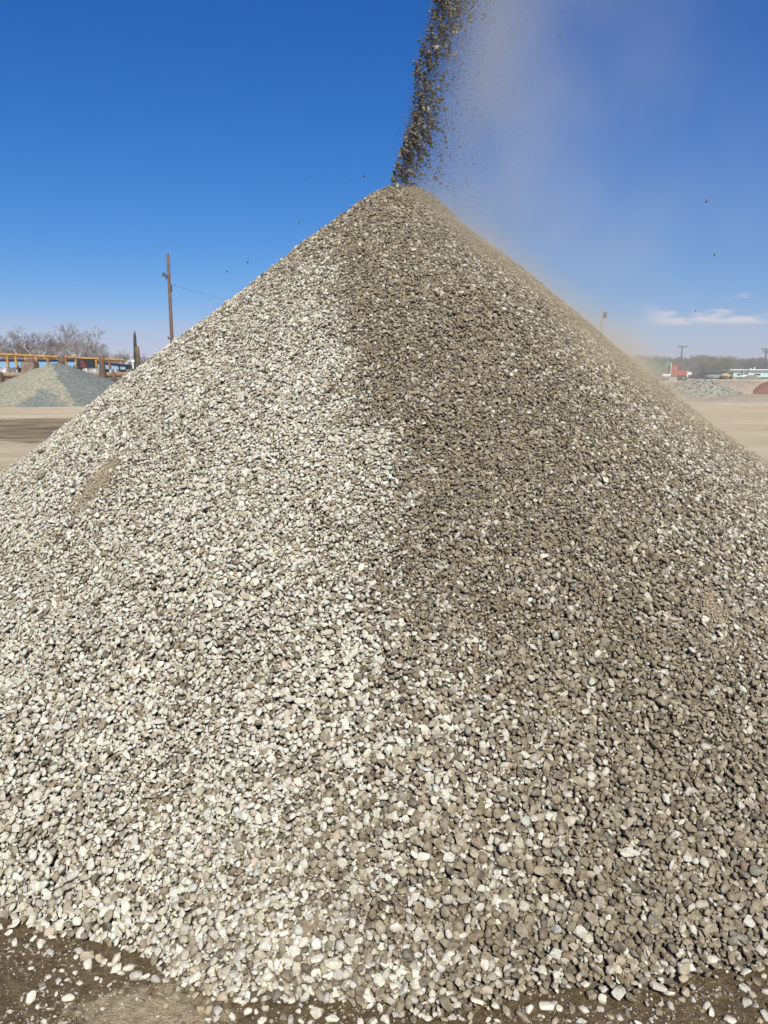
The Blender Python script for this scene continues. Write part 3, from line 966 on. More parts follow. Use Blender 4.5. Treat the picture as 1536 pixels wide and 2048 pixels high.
# ---- neighbouring gravel heaps
def heap_mat(name, c1, c2, split=None, scale=7.0, spot=None):
    m, nt, b = new_mat(name)
    t = N(nt, 'ShaderNodeTexCoord'); P = t.outputs['Object']
    n1 = N(nt, 'ShaderNodeTexNoise', {'Vector': P, 'Scale': scale, 'Detail': 3.0, 'Roughness': .7})
    n2 = N(nt, 'ShaderNodeTexNoise', {'Vector': P, 'Scale': 1.3, 'Detail': 6.0, 'Roughness': .65})
    s = N(nt, 'ShaderNodeSeparateXYZ', {0: P})
    if split is not None:
        sx_ = M(nt, 'ADD', s.outputs[0], M(nt, 'MULTIPLY', s.outputs[1], .43))
        e = M(nt, 'ADD', M(nt, 'SUBTRACT', sx_, split), M(nt, 'MULTIPLY', M(nt, 'SUBTRACT', n2.outputs[0], .5), .9))
        e = M(nt, 'ADD', e, M(nt, 'MULTIPLY', s.outputs[2], .55))
        f = MR(nt, e, -.08, .12)
        # a coarse dark slump low on the front
        ex = M(nt, 'DIVIDE', M(nt, 'ADD', sx_, .75), 1.45); ez = M(nt, 'DIVIDE', s.outputs[2], 1.05)
        sl_ = M(nt, 'ADD', M(nt, 'ADD', M(nt, 'ABSOLUTE', ex), ez), M(nt, 'MULTIPLY', M(nt, 'SUBTRACT', n2.outputs[0], .5), 1.4))
        f = M(nt, 'MAXIMUM', f, MR(nt, sl_, .72, .95, .85, 0))
    else:
        f = MR(nt, n2.outputs[0], .35, .65)
    col = MIX(nt, f, c1, c2)
    col = MIX(nt, MR(nt, n1.outputs[0], .3, .7), MIX(nt, 1.0, col, (.62, .62, .62), 'MULTIPLY'), MIX(nt, 1.0, col, (1.22, 1.22, 1.22), 'MULTIPLY'))
    nt.links.new(col, b.inputs['Base Color'])
    b.inputs['Roughness'].default_value = .95; b.inputs['Specular IOR Level'].default_value = .15
    bn = N(nt, 'ShaderNodeBump', {'Height': n1.outputs[0], 'Strength': 1.0, 'Distance': .12})
    nt.links.new(bn.outputs[0], b.inputs['Normal'])
    return m
def heap(name, cx, cy, h, rx, ry, mat, label, flat=.25, rough=.03, group='small gravel piles in the yard', seed=0, spread=1.0):
    nr_, nt_ = 46, 120
    r_ = np.linspace(0, 1, nr_); t_ = np.linspace(0, 2 * np.pi, nt_, endpoint=False)
    RR_, TT_ = np.meshgrid(r_, t_, indexing='ij')
    edge = 1 + .05 * np.sin(TT_ * 3 + seed) + .03 * np.sin(TT_ * 7 + seed * 2)
    X_ = RR_ * rx * np.cos(TT_) * edge; Y_ = RR_ * ry * np.sin(TT_) * edge
    q = np.sqrt(RR_ ** 2 + flat ** 2) - flat
    q = q / (math.sqrt(1 + flat ** 2) - flat)
    Z_ = h * (1 - q) ** spread
    Z_ = Z_ + rough * h * fbm(X_ + seed, Y_, 0 * X_, 2.2, 4) * np.clip((1 - RR_) * 4, 0, 1)
    v = np.stack([X_, Y_, Z_ - .01], -1).reshape(-1, 3)
    ii_, jj_ = np.meshgrid(np.arange(nr_ - 1), np.arange(nt_), indexing='ij')
    a_ = ii_ * nt_ + jj_; b_ = ii_ * nt_ + (jj_ + 1) % nt_
    f = np.concatenate([np.stack([a_, a_ + nt_, b_ + nt_], -1).reshape(-1, 3), np.stack([a_, b_ + nt_, b_], -1).reshape(-1, 3)])
    o_ = bpy.data.objects.new(name, tri_mesh(name, v, f, None, np.ones(len(f), bool), [mat])); C.objects.link(o_)
    o_.location = (cx, cy, 0)
    return tag(o_, label, 'gravel pile', group)
Yg = 40.5
heap('small_gravel_pile', xat(112, Yg), Yg, zat(727, Yg), 5.4, 4.6, heap_mat('two_tone_gravel', (.34, .32, .225), (.195, .205, .18), split=.75),
     'pale and blue grey two toned gravel cone in front of the log barrier', flat=.10, rough=.025)
Yr = 46.0
heap('small_gravel_pile', xat(1390, Yr), Yr, zat(759, Yr), 2.9, 3.0, heap_mat('green_grey_gravel', (.27, .27, .23), (.38, .36, .30), scale=9.0),
     'coarse green grey rubble heap beside the dusty flank of the big pile', flat=.3, rough=.12, seed=2, spread=.8)
rb = rubble = bpy.context.scene.collection.objects[-1]
zs_r = []
hv = np.array([v.co[:] for v in rubble.data.vertices])
pk = hv[rng.integers(0, len(hv), 2600)] + rng.normal(0, .05, (2600, 3)) * np.array([1, 1, .4])
pk = pk[(pk[:, 2] > .02) & (rng.uniform(0, 1, len(pk)) < np.clip(np.hypot(pk[:, 0], pk[:, 1]) / 2.2, .2, 1))]
cr_ = np.array([.37, .365, .31]) * rng.uniform(.5, 1.35, (len(pk), 1))
V_, F_, C_, S_ = merge([(P_FAR, pk, rotmats(len(pk), 1.2), rng.uniform(.04, .11, len(pk)), cr_, False)])
o_ = bpy.data.objects.new('rubble', tri_mesh('rubble', V_, F_, C_, S_, [m_stone])); C.objects.link(o_); o_.parent = rubble; o_['kind'] = 'stuff'
heap('small_gravel_pile', xat(1440, Yr + 3.2), Yr + 3.2, zat(760, Yr + 3), 6.6, 3.2, heap_mat('tan_sand', (.50, .41, .30), (.44, .37, .285), scale=14.0),
     'long smooth pinkish tan sand heap behind the green grey rubble', flat=1.1, rough=.04, seed=4, spread=.55)
heap('small_gravel_pile', xat(1562, Yr + 1), Yr + 1.0, zat(754, Yr + 1), 2.6, 2.6, heap_mat('red_cinder', (.33, .17, .13), (.38, .21, .165), scale=16.0),
     'brick red cinder heap in front of the mint green office trailer', flat=.2, rough=.07, seed=5, spread=1.15)
heap('small_gravel_pile', xat(1535, 42.5), 42.5, .42, 4.0, 2.4, heap_mat('low_tan', (.52, .43, .31), (.47, .40, .30), scale=14.0),
     'low tan heap lying at the foot of the red cinder heap', flat=.9, rough=.06, seed=7, spread=.7)
heap('small_gravel_pile', xat(1503, 170), 170, zat(750, 170), 2.6, 2, heap_mat('dark_mound', (.20, .18, .14), (.26, .23, .18), scale=4.0),
     'small dull mound right in front of the mint green trailer door', flat=.4, seed=8)

# ---- conveyor on the terrace: yellow frame over a blue trough
YC = 58.0
cv0 = empty('belt_conveyor', (xat(100, YC), YC, 1.38), 'long blue belt conveyor with yellow overhead rail parked behind the log barrier', 'conveyor')
def loc_(px, py, Y=YC, dy=0): p = at(px, py, Y); return (p.x - cv0.location.x, dy, p.z - cv0.location.z)
mb = MB()
a1, a2 = loc_(-60, 706.5), loc_(236, 720.5)
for dy in (0, 1.3):
    mb.tube([(a1[0], dy, a1[2]), (a2[0], dy, a2[2])], [.12, .11], 4)
ov = mb.build('overhead_rail', m_yellow, cv0)
for px in (17, 34, 54, 74, 98, 133, 154, 194, 221):
    t = (px + 60) / 296; top = loc_(px, 706.5 + 14 * t)
    mb = MB(); mb.box((top[0], -.24, (top[2] + loc_(0, 733)[2]) / 2 - .06), (.16, .12, top[2] - loc_(0, 733)[2]), bev=.01)
    mb.build('upright', m_yellow if px != 221 else m_rust, cv0)
mb = MB()
b1, b2, b3 = loc_(-60, 727.5), loc_(165, 728.5), loc_(252, 736)
mb.prism([(b1[0], b1[2] - .25), (b1[0], b1[2] + .22), (b2[0], b2[2] + .22), (b3[0], b3[2] + .12), (b3[0], b3[2] - .12), (b2[0], b2[2] - .28)], -.15, -.05)
mb.prism([(b1[0], b1[2] - .25), (b1[0], b1[2] + .22), (b2[0], b2[2] + .22), (b3[0], b3[2] + .12), (b3[0], b3[2] - .12), (b2[0], b2[2] - .28)], 1.35, 1.45)
mb.build('trough_side', m_blue, cv0)
mb = MB()
mb.prism([(b1[0], b1[2] + .20), (b1[0], b1[2] + .34), (b2[0], b2[2] + .34), (b3[0], b3[2] + .20), (b3[0], b3[2] + .1), (b2[0], b2[2] + .20)], -.2, 1.5)
mb.build('belt', m_navy, cv0)
for px in (-30, 38, 100, 150, 205, 240):
    g0 = loc_(px, 728); mb = MB(); mb.box((g0[0], .5, g0[2] * .5 - .06), (.12, 1.4, max(.2, g0[2] - .1)))
    mb.build('support_leg', m_metal_dk, cv0)
mb = MB()
mb.box((loc_(90, 716)[0], .3, loc_(90, 716)[2]), (.9, .5, .1)); mb.tube([loc_(88, 715), loc_(94, 723)], [.1, .1], 6)
mb.build('brace', m_yellow, cv0)
# drive unit: dark housing, drum, red guard
g0 = loc_(178, 727)
mb = MB(); mb.box((g0[0], -.5, g0[2]), (1.15, .5, .42), bev=.04); mb.box((g0[0] + .15, -.5, g0[2] + .26), (.8, .45, .12)); mb.build('drive_housing', m_metal_dk, cv0)
mb = MB(); mb.tube([(g0[0] - .35, -1.0, g0[2] - .12), (g0[0] - .35, -.2, g0[2] - .12)], [.22, .22], 16); mb.build('drive_drum', m_metal_dk, cv0)
mb = MB(); mb.prism([(g0[0] - .2, g0[2] - .3), (g0[0] + .2, g0[2] - .3), (g0[0] + .0, g0[2] + .2), (g0[0] - .25, g0[2] + .2)], -1.05, -.8); mb.build('drive_guard', m_redmach, cv0)
# rusty scrap block beside it
def scrap(px, py, w, h, mat, label, seed, Y=YC - 3):
    r_ = random.Random(seed); e = empty('scrap_heap', (xat(px, Y), Y, 1.36), label, 'scrap')
    top = zat(py, Y) - 1.36
    mb = MB(); mb.box((0, 0, top * .38), (w, .9, top * .75), bev=.05); mb.build('concrete_block', mat, e)
    mb = MB()
    for i in range(7):
        x0 = r_.uniform(-w / 2, w / 2) * .9
        mb.tube([(x0, r_.uniform(-.3, .3), top * .7), (x0 + r_.uniform(-.2, .2), r_.uniform(-.3, .3), top * r_.uniform(.85, 1.1))], [.06, .04], 6)
    mb.box((w * .2, 0, top * .85), (w * .4, .5, top * .2), rot=.3, bev=.03)
    mb.build('iron_scrap', m_rust, e)
    return e
scrap(61, 716, .95, .8, simple('dusty_block', (.24, .18, .13), .95, .5, 5.0, bump=.8), 'dusty block with rusty scrap on top in front of the blue conveyor', 4)
# white slabs lying on the bank
for (px, w, lb) in ((8, .9, 'flat white slab lying on the bank under the conveyor, farthest from the log posts'), (56, .75, 'flat white slab lying on the bank below the rusty scrap block')):
    mb = MB(); p = at(px, 736, YC - 6); mb.box((p.x, p.y, 1.5), (w, .6, .14), rot=.05, bev=.02)
    tag(mb.build('concrete_slab', m_white), lb, 'slab', 'white slabs on the bank')
# little white standpipe near the far end
mb = MB(); p = at(266, 730, 52); mb.tube([(p.x, 52, 1.2), (p.x, 52, zat(723, 52))], [.05, .05], 8); mb.box((p.x, 52, zat(722, 52)), (.22, .12, .16), bev=.02)
tag(mb.build('standpipe', m_white), 'small white standpipe where the conveyor dips behind the big pile', 'standpipe')

# ---- poles
def wood_pole(name, px, ptop, Y, d0, d1, mat, label, group=None):
    x_ = xat(px, Y); zt = zat(ptop, Y)
    e = empty(name, (x_, Y, 0), label, 'utility pole', group)
    mb = MB(); mb.tube([(0, 0, -.1), (0.0, 0, zt * .5), (0, 0, zt - .12), (0, 0, zt)], [d0 / 2, (d0 + d1) / 4, d1 / 2, d1 / 2 * .7], 14)
    mb.build('shaft', mat, e, True)
    return e, zt
YP = 60.0
e, zt = wood_pole('utility_pole', 347, 507, YP, .30, .22, m_pole, 'tall bare wooden pole with one floodlight behind the pale slope of the pile')
zl = zat(549, YP)
fl = MB(); fl.box((-.34, -.05, zl), (.34, .26, .26), rot=.2, taper=.7, bev=.03); fx_ = fl.build('floodlight', m_metal_dk, e)
mb = MB(); mb.box((-.15, 0, zl - .1), (.22, .06, .06)); mb.box((-.2, 0, zl - .22), (.1, .1, .2), bev=.02); mb.build('bracket', m_metal_dk, fx_)
mb = MB(); mb.box((.15, 0, zat(577, YP)), (.06, .1, .5), bev=.01); mb.build('conduit', m_metal_dk, e)
mb = MB(); mb.tube([(-.1, 0, zat(678, YP)), (-.26, 0, zat(677, YP)), (-.28, 0, zat(673, YP))], [.05, .06, .05], 6); mb.build('insulator', m_metal_dk, e)
# dead twigs at its foot
# far pole in the dust
YF = 110.0
e2, zt2 = wood_pole('utility_pole', 1199, 618, YF, .30, .22, simple('pole_pale', (.30, .25, .2), .95, .2, 3.0), 'dust veiled wooden pole with a round can behind the dusty slope')
mb = MB(); zc = zat(630, YF); mb.tube([(.38, 0, zc - .45), (.38, 0, zc + .35)], [.24, .24], 12); mb.box((.18, 0, zc), (.3, .08, .1))
mb.build('transformer', m_metal_dk, e2)
# span wire between the two
wr = MB(); p0 = Vector((xat(348, YP), YP, zat(568, YP))); p1 = Vector((xat(1199, YF), YF, zat(640, YF)))
pts = []
for i in range(25):
    t = i / 24; p = p0.lerp(p1, t); p.z -= 3.2 * 4 * t * (1 - t); pts.append(p)
wr.tube(pts, [.008] * 25, 5)
tag(wr.build('overhead_wire', m_metal_dk), 'thin sagging wire running from the floodlight pole behind the pile', 'wire')
def cross_pole(px, ptop, Y, bars, label):
    e_, z_ = wood_pole('crossarm_pole', px, ptop, Y, .42, .34, m_pole_far, label, 'crossarm poles before the far wood')
    for (pb, w) in bars:
        mb = MB(); mb.box((0, -.2, zat(pb, Y)), (w, .16, .22)); arm = mb.build('crossarm', m_pole_far, e_)
        for sx in (-.46, -.25, .25, .46):
            mi_ = MB(); mi_.tube([(sx * w, -.2, zat(pb, Y) + .1), (sx * w, -.2, zat(pb, Y) + .4)], [.07, .05], 6); mi_.build('insulator', m_pole_far, arm)
    return e_
cross_pole(1361, 692, 210, [(693.5, 2.5)], 'slim dark pole with a single crossarm rising above the red truck')
cross_pole(1529, 697, 200, [(698.5, 2.7), (704, 2.0)], 'slim dark pole with two crossarms rising behind the mint green trailer')

# ---- bare trees
m_bark = simple('white_bark', (.70, .66, .60), .9, .3, 3.0)
m_twig = simple('twig_brown', (.20, .165, .14), .95, .35, .8)
m_twig2 = simple('twig_grey', (.26, .23, .21), .95, .3, .8)
def bare_tree(seed, h, spread=.5, nl=6, twigr=.018, lean=0):
    r_ = random.Random(seed)
    tr, cr = MB(), MB()
    def branch(p, d, L, rad, lv):
        n_ = 4 if lv < 3 else 2
        pts_, rads_ = [p], [rad]
        q = p.copy(); dd = d.copy()
        for i in range(n_):
            dd = (dd + Vector((r_.gauss(0, .2), r_.gauss(0, .2), r_.gauss(.05, .12)))).normalized()
            q = q + dd * (L / n_); pts_.append(q.copy()); rads_.append(rad * (1 - .45 * (i + 1) / n_))
        (tr if lv < 3 else cr).tube(pts_, rads_, 6 if lv < 2 else 3, cap=False)
        if lv >= nl - 1: return
        kids = r_.choice((3, 4)) if lv < nl - 2 else 4
        for k in range(kids):
            t = r_.uniform(.35, 1.0) if k else 1.0
            i = min(n_ - 1, int(t * n_)); bp = pts_[i].lerp(pts_[i + 1], t * n_ - i) if t < 1 else pts_[-1]
            nd = (dd + Vector((r_.gauss(0, 1), r_.gauss(0, 1), r_.gauss(.25, .5))) * spread * 1.15).normalized()
            branch(bp, nd, L * r_.uniform(.55, .78), max(twigr, rads_[i] * .62), lv + 1)
    for s_ in range(r_.choice((1, 2, 2))):
        branch(Vector((r_.uniform(-.3, .3), 0, 0)), Vector((r_.gauss(lean, .22), r_.gauss(0, .2), 1)).normalized(), h * .36, h * .032, 0)
    return tr, cr
protos = []
for s_ in range(5):
    e_ = empty('bare_tree', (0, 0, 0))
    t_, c_ = bare_tree(40 + s_, 8.0, .55, 6)
    t_.build('trunk', m_bark, e_); c_.build('crown', m_twig if s_ % 2 else m_twig2, e_)
    protos.append(e_)
tl = random.Random(9)
spec = [(-8, 668, 'at the picture edge, its white trunk straight and single'), (12, 662, 'with a straight white trunk above the conveyor end'), (34, 664, 'with two crooked pale stems, third along the row'),
        (52, 650, 'second tallest, rising above the rusty scrap'), (70, 672, 'low and dense between two taller crowns'), (88, 668, 'with a tangle of pale forks above the yellow rail'),
        (105, 660, 'wide crowned, above the tip of the two toned heap'), (122, 664, 'above the wide log post'), (140, 668, 'dense and brown, next to the tallest tree'),
        (158, 638, 'tallest of the row with a bright white trunk'), (176, 662, 'leaning out beside the tallest tree'), (192, 682, 'low and ragged at the end of the row'),
        (222, 700, 'far and faint with a thin white stem'), (238, 696, 'far and faint, in the middle of the gap'), (252, 700, 'far and faint, next to the cypresses'),
        (292, 702, 'low and dark between the cypresses and the pile'), (304, 706, 'lowest, just peeping over the pale slope')]
first = set()
for i, (px, pt, lb) in enumerate(spec):
    Yt = 125 + tl.uniform(-8, 12) if px < 205 else 165 + tl.uniform(-5, 15)
    k = (i * 2 + (i // 5)) % 5
    src = protos[k]
    if k in first: src = copy_tree(protos[k])
    first.add(k)
    hgt_ = zat(pt, Yt)
    hh = max((v.co.z for ch in protos[k].children for v in ch.data.vertices))
    sc = hgt_ / hh
    cxm = np.mean([v.co.x for ch in protos[k].children if ch.name.startswith('crown') for v in ch.data.vertices][::40]); cym = np.mean([v.co.y for ch in protos[k].children if ch.name.startswith('crown') for v in ch.data.vertices][::40])
    src.location = (xat(px, Yt), Yt, 0); kx = sc * tl.uniform(.95, 1.2); src.scale = (kx, kx, sc); ra = tl.uniform(0, 6.28); src.rotation_euler = (0, 0, ra)
    src.location.x -= (cxm * math.cos(ra) - cym * math.sin(ra)) * kx
    tag(src, 'bare leafless tree ' + lb, 'tree', 'bare trees behind the conveyor')
# slim cypresses
m_cyp = simple('cypress_green', (.018, .040, .022), .9, .4, 2.0)
def cypress(px, ptop, Y, w, label):
    zt_ = zat(ptop, Y); e_ = empty('cypress_tree', (xat(px, Y), Y, 0), label, 'tree', 'slim cypresses')
    mb = MB(); mb.tube([(0, 0, -.1), (0, 0, zt_ * .9)], [.14, .03], 7); mb.build('trunk', m_log, e_)
    n_ = 2600
    t_ = rng.uniform(0.03, 1, n_); a_ = rng.uniform(0, 2 * np.pi, n_)
    rr_ = w * (np.minimum(t_ * 6, 1) * (1 - t_) ** .75 + .02) * np.sqrt(rng.uniform(.2, 1, n_)) * (1 + .2 * np.sin(t_ * 30 + a_))
    pos_ = np.stack([rr_ * np.cos(a_), rr_ * np.sin(a_), t_ * zt_], -1)
    V_, F_, C_, S_ = merge([(P_TINY, pos_, rotmats(n_, .3), rng.uniform(.06, .13, n_)[:, None] * np.array([[.5, .5, 2.4]]), np.ones((n_, 3)), False)])
    o_ = bpy.data.objects.new('crown', tri_mesh('crown', V_, F_, None, S_, [m_cyp])); C.objects.link(o_); o_.parent = e_
cypress(274.5, 663, 120, .42, 'taller of two slim dark green cypresses behind the brown log post')
cypress(272, 668, 121, .36, 'shorter of two slim dark green cypresses behind the brown log post')

# ---- the far wood: one mass
wv = []
def far_wood():
    r_ = random.Random(5)
    base = []
    for s_ in range(3):
        t_, c_ = bare_tree(70 + s_, 8.0, .6, 5, .05)
        t_.add(c_.v, c_.f); base.append(t_)
    data = []
    for b_ in base:
        v_ = np.array([tuple(p) for p in b_.v]); f_ = []
        for q in b_.f:
            f_.append((q[0], q[1], q[2]))
            if len(q) == 4: f_.append((q[0], q[2], q[3]))
        data.append((v_ / v_[:, 2].max(), np.array(f_)))
    VV, FF = [], []; off = 0
    for i in range(330):
        px = r_.uniform(1150, 1640) if i < 150 else (r_.uniform(-60, 420) if i < 190 else r_.choice((r_.uniform(420, 1150), r_.uniform(-500, -60), r_.uniform(1640, 2050))))
        Yt = r_.uniform(330, 420)
        pt = np.interp(px, [-60, 200, 420, 1150, 1270, 1330, 1400, 1460, 1536, 1640], [716, 718, 722, 712, 707, 712, 709, 712, 716, 718]) + r_.gauss(1.5, 2.2)
        hgt_ = zat(pt, Yt)
        v_, f_ = data[i % 3]
        a_ = r_.uniform(0, 6.28); ca, sa = math.cos(a_), math.sin(a_)
        q = v_.copy(); w_ = hgt_ * r_.uniform(1.1, 1.6)
        q = np.stack([(q[:, 0] * ca - q[:, 1] * sa) * w_ + xat(px, Yt), (q[:, 0] * sa + q[:, 1] * ca) * w_ + Yt, q[:, 2] * hgt_], -1)
        VV.append(q); FF.append(f_ + off); off += len(q)
    # brush filling the floor of the wood
    nb_ = 40000
    bx = np.where(rng.uniform(0, 1, nb_) < .65, rng.uniform(xat(1150, 340), xat(1640, 340), nb_), rng.uniform(xat(-500, 340), xat(2050, 340), nb_)); by = rng.uniform(325, 350, nb_); bz = rng.uniform(0, 1, nb_) ** 1.2 * 7.2
    V_, F_, _, _ = merge([(P_TINY, np.stack([bx, by, bz], -1), rotmats(nb_, 2.0), rng.uniform(.10, .30, nb_)[:, None] * np.array([[2.2, .4, .4]]), np.ones((nb_, 3)), False)])
    VV.append(V_); FF.append(F_ + off)
    m_ = simple('far_twigs', (.16, .145, .10), .95, .35, .05)
    o_ = bpy.data.objects.new('distant_woods', tri_mesh('distant_woods', np.concatenate(VV), np.concatenate(FF), None, None, [m_])); C.objects.link(o_)
    tag(o_, 'far grey brown leafless wood along the horizon behind the trucks', 'wood', kind='stuff')
far_wood()
def leafy(px, ptop, Y, w, label, seed, col=(.16, .17, .07)):
    r_ = random.Random(seed); zt_ = zat(ptop, Y)
    e_ = empty('budding_tree', (xat(px, Y), Y, 0), label, 'tree', 'budding trees before the far wood')
    t_, c_ = bare_tree(seed, zt_, .6, 4, .06); t_.add(c_.v, c_.f); t_.build('trunk', m_twig, e_)
    n_ = 3200
    cl = np.array([[r_.gauss(0, w * .4), r_.gauss(0, w * .4), zt_ * r_.uniform(.25, .72 + .25 * r_.random() ** 2)] for _ in range(26)])
    k_ = rng.integers(0, 26, n_)
    pos_ = cl[k_] + rng.normal(0, 1, (n_, 3)) * np.array([w * .16, w * .16, zt_ * .09])
    pos_[:, 2] = np.clip(pos_[:, 2], .4, zt_)
    V_, F_, _, S_ = merge([(P_TINY, pos_, rotmats(n_, 2), rng.uniform(.08, .2, n_), np.ones((n_, 3)), False)])
    o_ = bpy.data.objects.new('crown', tri_mesh('crown', V_, F_, None, S_, [simple('bud_green', col, .9, .4, .4)])); C.objects.link(o_); o_.parent = e_
leafy(1428, 714, 300, 4.2, 'yellow green budding tree, wider one, before the far wood', 81)
leafy(1452, 712, 290, 3.0, 'yellow green budding tree, narrower one next to the office trailer', 82, (.15, .165, .06))
leafy(1400, 722, 310, 3.4, 'dull olive bush tree behind the low hedge', 83, (.13, .13, .07))
# dark hedge and clutter line
def hedge():
    n_ = 9000; Y0 = 190
    px_ = rng.uniform(1376, 1462, n_); 
    top = np.interp(px_, [1376, 1395, 1405, 1440, 1462], [748, 750, 745, 746, 744])
    bx = np.array([xat(p, Y0) for p in px_]); ht = np.array([zat(t, Y0) for t in top])
    pos_ = np.stack([bx, Y0 + rng.uniform(-1, 1, n_), rng.uniform(0, 1, n_) * ht], -1)
    V_, F_, _, S_ = merge([(P_TINY, pos_, rotmats(n_, 2), rng.uniform(.06, .17, n_), np.ones((n_, 3)), False)])
    o_ = bpy.data.objects.new('hedge', tri_mesh('hedge', V_, F_, None, S_, [simple('hedge_dark', (.05, .052, .04), .9, .4, .5)])); C.objects.link(o_)
    tag(o_, 'low dark scrubby hedge between the red truck and the office trailer', 'hedge')
hedge()

# ---- red truck with green tank body behind it
YT = 150.0
m_red = simple('red_paint', (.36, .06, .045), .5, .2, 1.0)
m_green = simple('green_paint', (.03, .14, .085), .55, .25, .6)
m_green2 = simple('light_green_paint', (.07, .26, .17), .55, .2, .6)
def px2x(px, Y, x0): return xat(px, Y) - x0
tx = xat(1356, YT)
tk = empty('red_truck', (tx, YT, 0), 'red truck tractor parked facing away from the big pile beyond the sand heaps', 'truck')
m_rim = simple('rim_grey', (.28, .28, .27), .5, .2, 2.0)
def wheel(parent, x_, y_, r_=.5, name='wheel'):
    mb = MB(); mb.tube([(x_, y_ - .14, r_), (x_, y_ + .14, r_)], [r_, r_], 20); w_ = mb.build(name, m_tyre, parent)
    mb = MB(); mb.tube([(x_, y_ - .17, r_), (x_, y_ - .142, r_)], [r_ * .38, r_ * .42], 14); mb.build('rim', m_rim, w_)
mb = MB(); mb.prism([(-1.55, 1.0), (-1.55, 2.75), (-1.3, 2.95), (-.05, 2.9), (.45, 1.95), (1.15, 1.8), (1.3, 1.55), (1.3, .95)], -1.15, 1.15); mb.build('cab', m_red, tk)
mb = MB(); mb.prism([(-.7, 1.95), (-.7, 2.6), (-.1, 2.6), (.28, 1.98)], -1.165, -1.152); mb.build('side_window', m_glass, tk)
mb = MB(); mb.box((1.42, 0, 1.3), (.22, 1.9, .8), bev=.03); mb.build('grille', m_white, tk)
mb = MB(); mb.box((1.5, 0, .78), (.25, 2.2, .3), bev=.04); mb.build('bumper', m_white, tk)
for sy in (-.85, .85):
    mb = MB(); mb.box((1.5, sy, 1.15), (.12, .3, .22), bev=.03); mb.build('headlight', m_white, tk)
mb = MB(); mb.box((-1.2, 0, .82), (5.4, .9, .26)); mb.build('chassis', m_metal_dk, tk)
mb = MB(); mb.tube([(-1.75, -1.0, 1.0), (-1.75, -1.0, 3.25)], [.08, .08], 8); mb.build('exhaust_stack', m_white, tk)
mb = MB(); mb.tube([(-3.4, -1.05, .95), (-1.9, -1.05, .95)], [.3, .3], 14); mb.build('fuel_tank', m_white, tk)
mb = MB(); mb.box((-1.0, -1.35, 2.25), (.1, .12, .45), bev=.02); mb.build('mirror', m_white, tk)
for x_ in (.75, -2.5, -3.65):
    for y_ in (-1.0, 1.0): wheel(tk, x_, y_)
gx0 = xat(1311, YT + 6)
gt = empty('green_hopper_trailer', (gx0, YT + 6, 0), 'dark green bulk hopper trailer behind the red truck, half lost in dust', 'trailer')
def L_(px): return xat(px, YT + 6) - gx0
mb = MB(); mb.prism([(L_(1268), 1.2), (L_(1262), 3.45), (L_(1325), 3.45), (L_(1325), 1.2)], -1.2, 1.2); mb.build('hopper_body', m_green, gt)
mb = MB(); mb.prism([(L_(1325), 2.45), (L_(1325), 3.6), (L_(1336), 3.6), (L_(1338), 2.45)], -1.22, 1.22); mb.build('front_hood', m_green2, gt)
for px in (1275, 1287, 1299, 1311):
    mb = MB(); mb.box((L_(px), -1.25, 2.3), (.14, .08, 2.1)); mb.build('side_rib', m_green, gt)
mb = MB(); mb.box((L_(1300), 0, 1.0), (6.4, 1.0, .25)); mb.build('chassis', m_metal_dk, gt)
for px in (1275, 1286): wheel(gt, L_(px), -1.0); wheel(gt, L_(px), 1.0)
for px in (1330,):
    mb = MB(); mb.box((L_(px), -1.0, .55), (.15, .15, 1.1)); mb.build('landing_leg', m_metal_dk, gt)
# white sign board and grey cabinet beyond the truck
mb = MB(); xs_ = xat(1379.5, 160); mb.box((0, 0, zat(747, 160)), (.75, .05, .55)); 
sg = empty('sign_board', (xs_, 160, 0), 'blank looking white board on a post beyond the red truck', 'sign'); mb.build('board', m_white, sg)
mb = MB(); mb.box((0, .05, .6), (.1, .06, 1.2)); mb.build('post', m_metal_dk, sg)
mb = MB(); xc_ = xat(1371, 155); mb.box((xc_, 155, .75), (.8, .8, 1.5), bev=.05); mb.box((xc_, 154.55, .8), (.6, .04, 1.0))
tag(mb.build('storage_cabinet', simple('slate_paint', (.10, .13, .18), .6, .2, 1.0)), 'slate blue grey cabinet between the red truck and the white board', 'cabinet')

# ---- cars and a loader by the hedge
def car(px, Y, body, label, rz=0.0, name='parked_car'):
    e_ = empty(name, (xat(px, Y), Y, 0), label, 'car', 'vehicles parked by the hedge', rz)
    mb = MB(); mb.prism([(-2.1, .35), (-2.15, .85), (-1.9, .98), (-1.2, 1.02), (1.1, .98), (2.0, .85), (2.1, .6), (2.05, .35)], -.85, .85); mb.build('body', body, e_)
    mb = MB(); mb.prism([(-1.35, 1.02), (-.95, 1.45), (.45, 1.47), (1.05, .99)], -.74, .74); cb = mb.build('cabin', m_glass, e_)
    mb = MB(); mb.box((-.25, 0, 1.47), (1.35, 1.4, .04), bev=.015); mb.build('roof', body, cb)
    for x_ in (-1.35, 1.35):
        for y_ in (-.78, .78): wheel(e_, x_, y_, .33)
    for y_ in (-.6, .6):
        mb = MB(); mb.box((2.08, y_, .68), (.06, .3, .14)); mb.build('headlight', m_white, e_)
    return e_
car(1431, 178, simple('grey_car_paint', (.25, .28, .30), .3, .1, 1.0), 'silver grey car parked by the hedge beside the yellow loader', .15)
car(1408, 181, simple('black_car_paint', (.03, .03, .04), .3, .1, 1.0), 'black car parked by the hedge, nearer the red truck', -.1)
xl = xat(1453, 172)
ld = empty('wheel_loader', (xl, 172, 0), 'small cream yellow loader standing against the office trailer end', 'loader', rz=.3)
m_cream = simple('cream_yellow_paint', (.56, .47, .24), .5, .2, 1.0)
mb = MB(); mb.box((-.6, 0, .95), (1.3, 1.1, .7), bev=.08); mb.build('engine_hood', m_cream, ld)
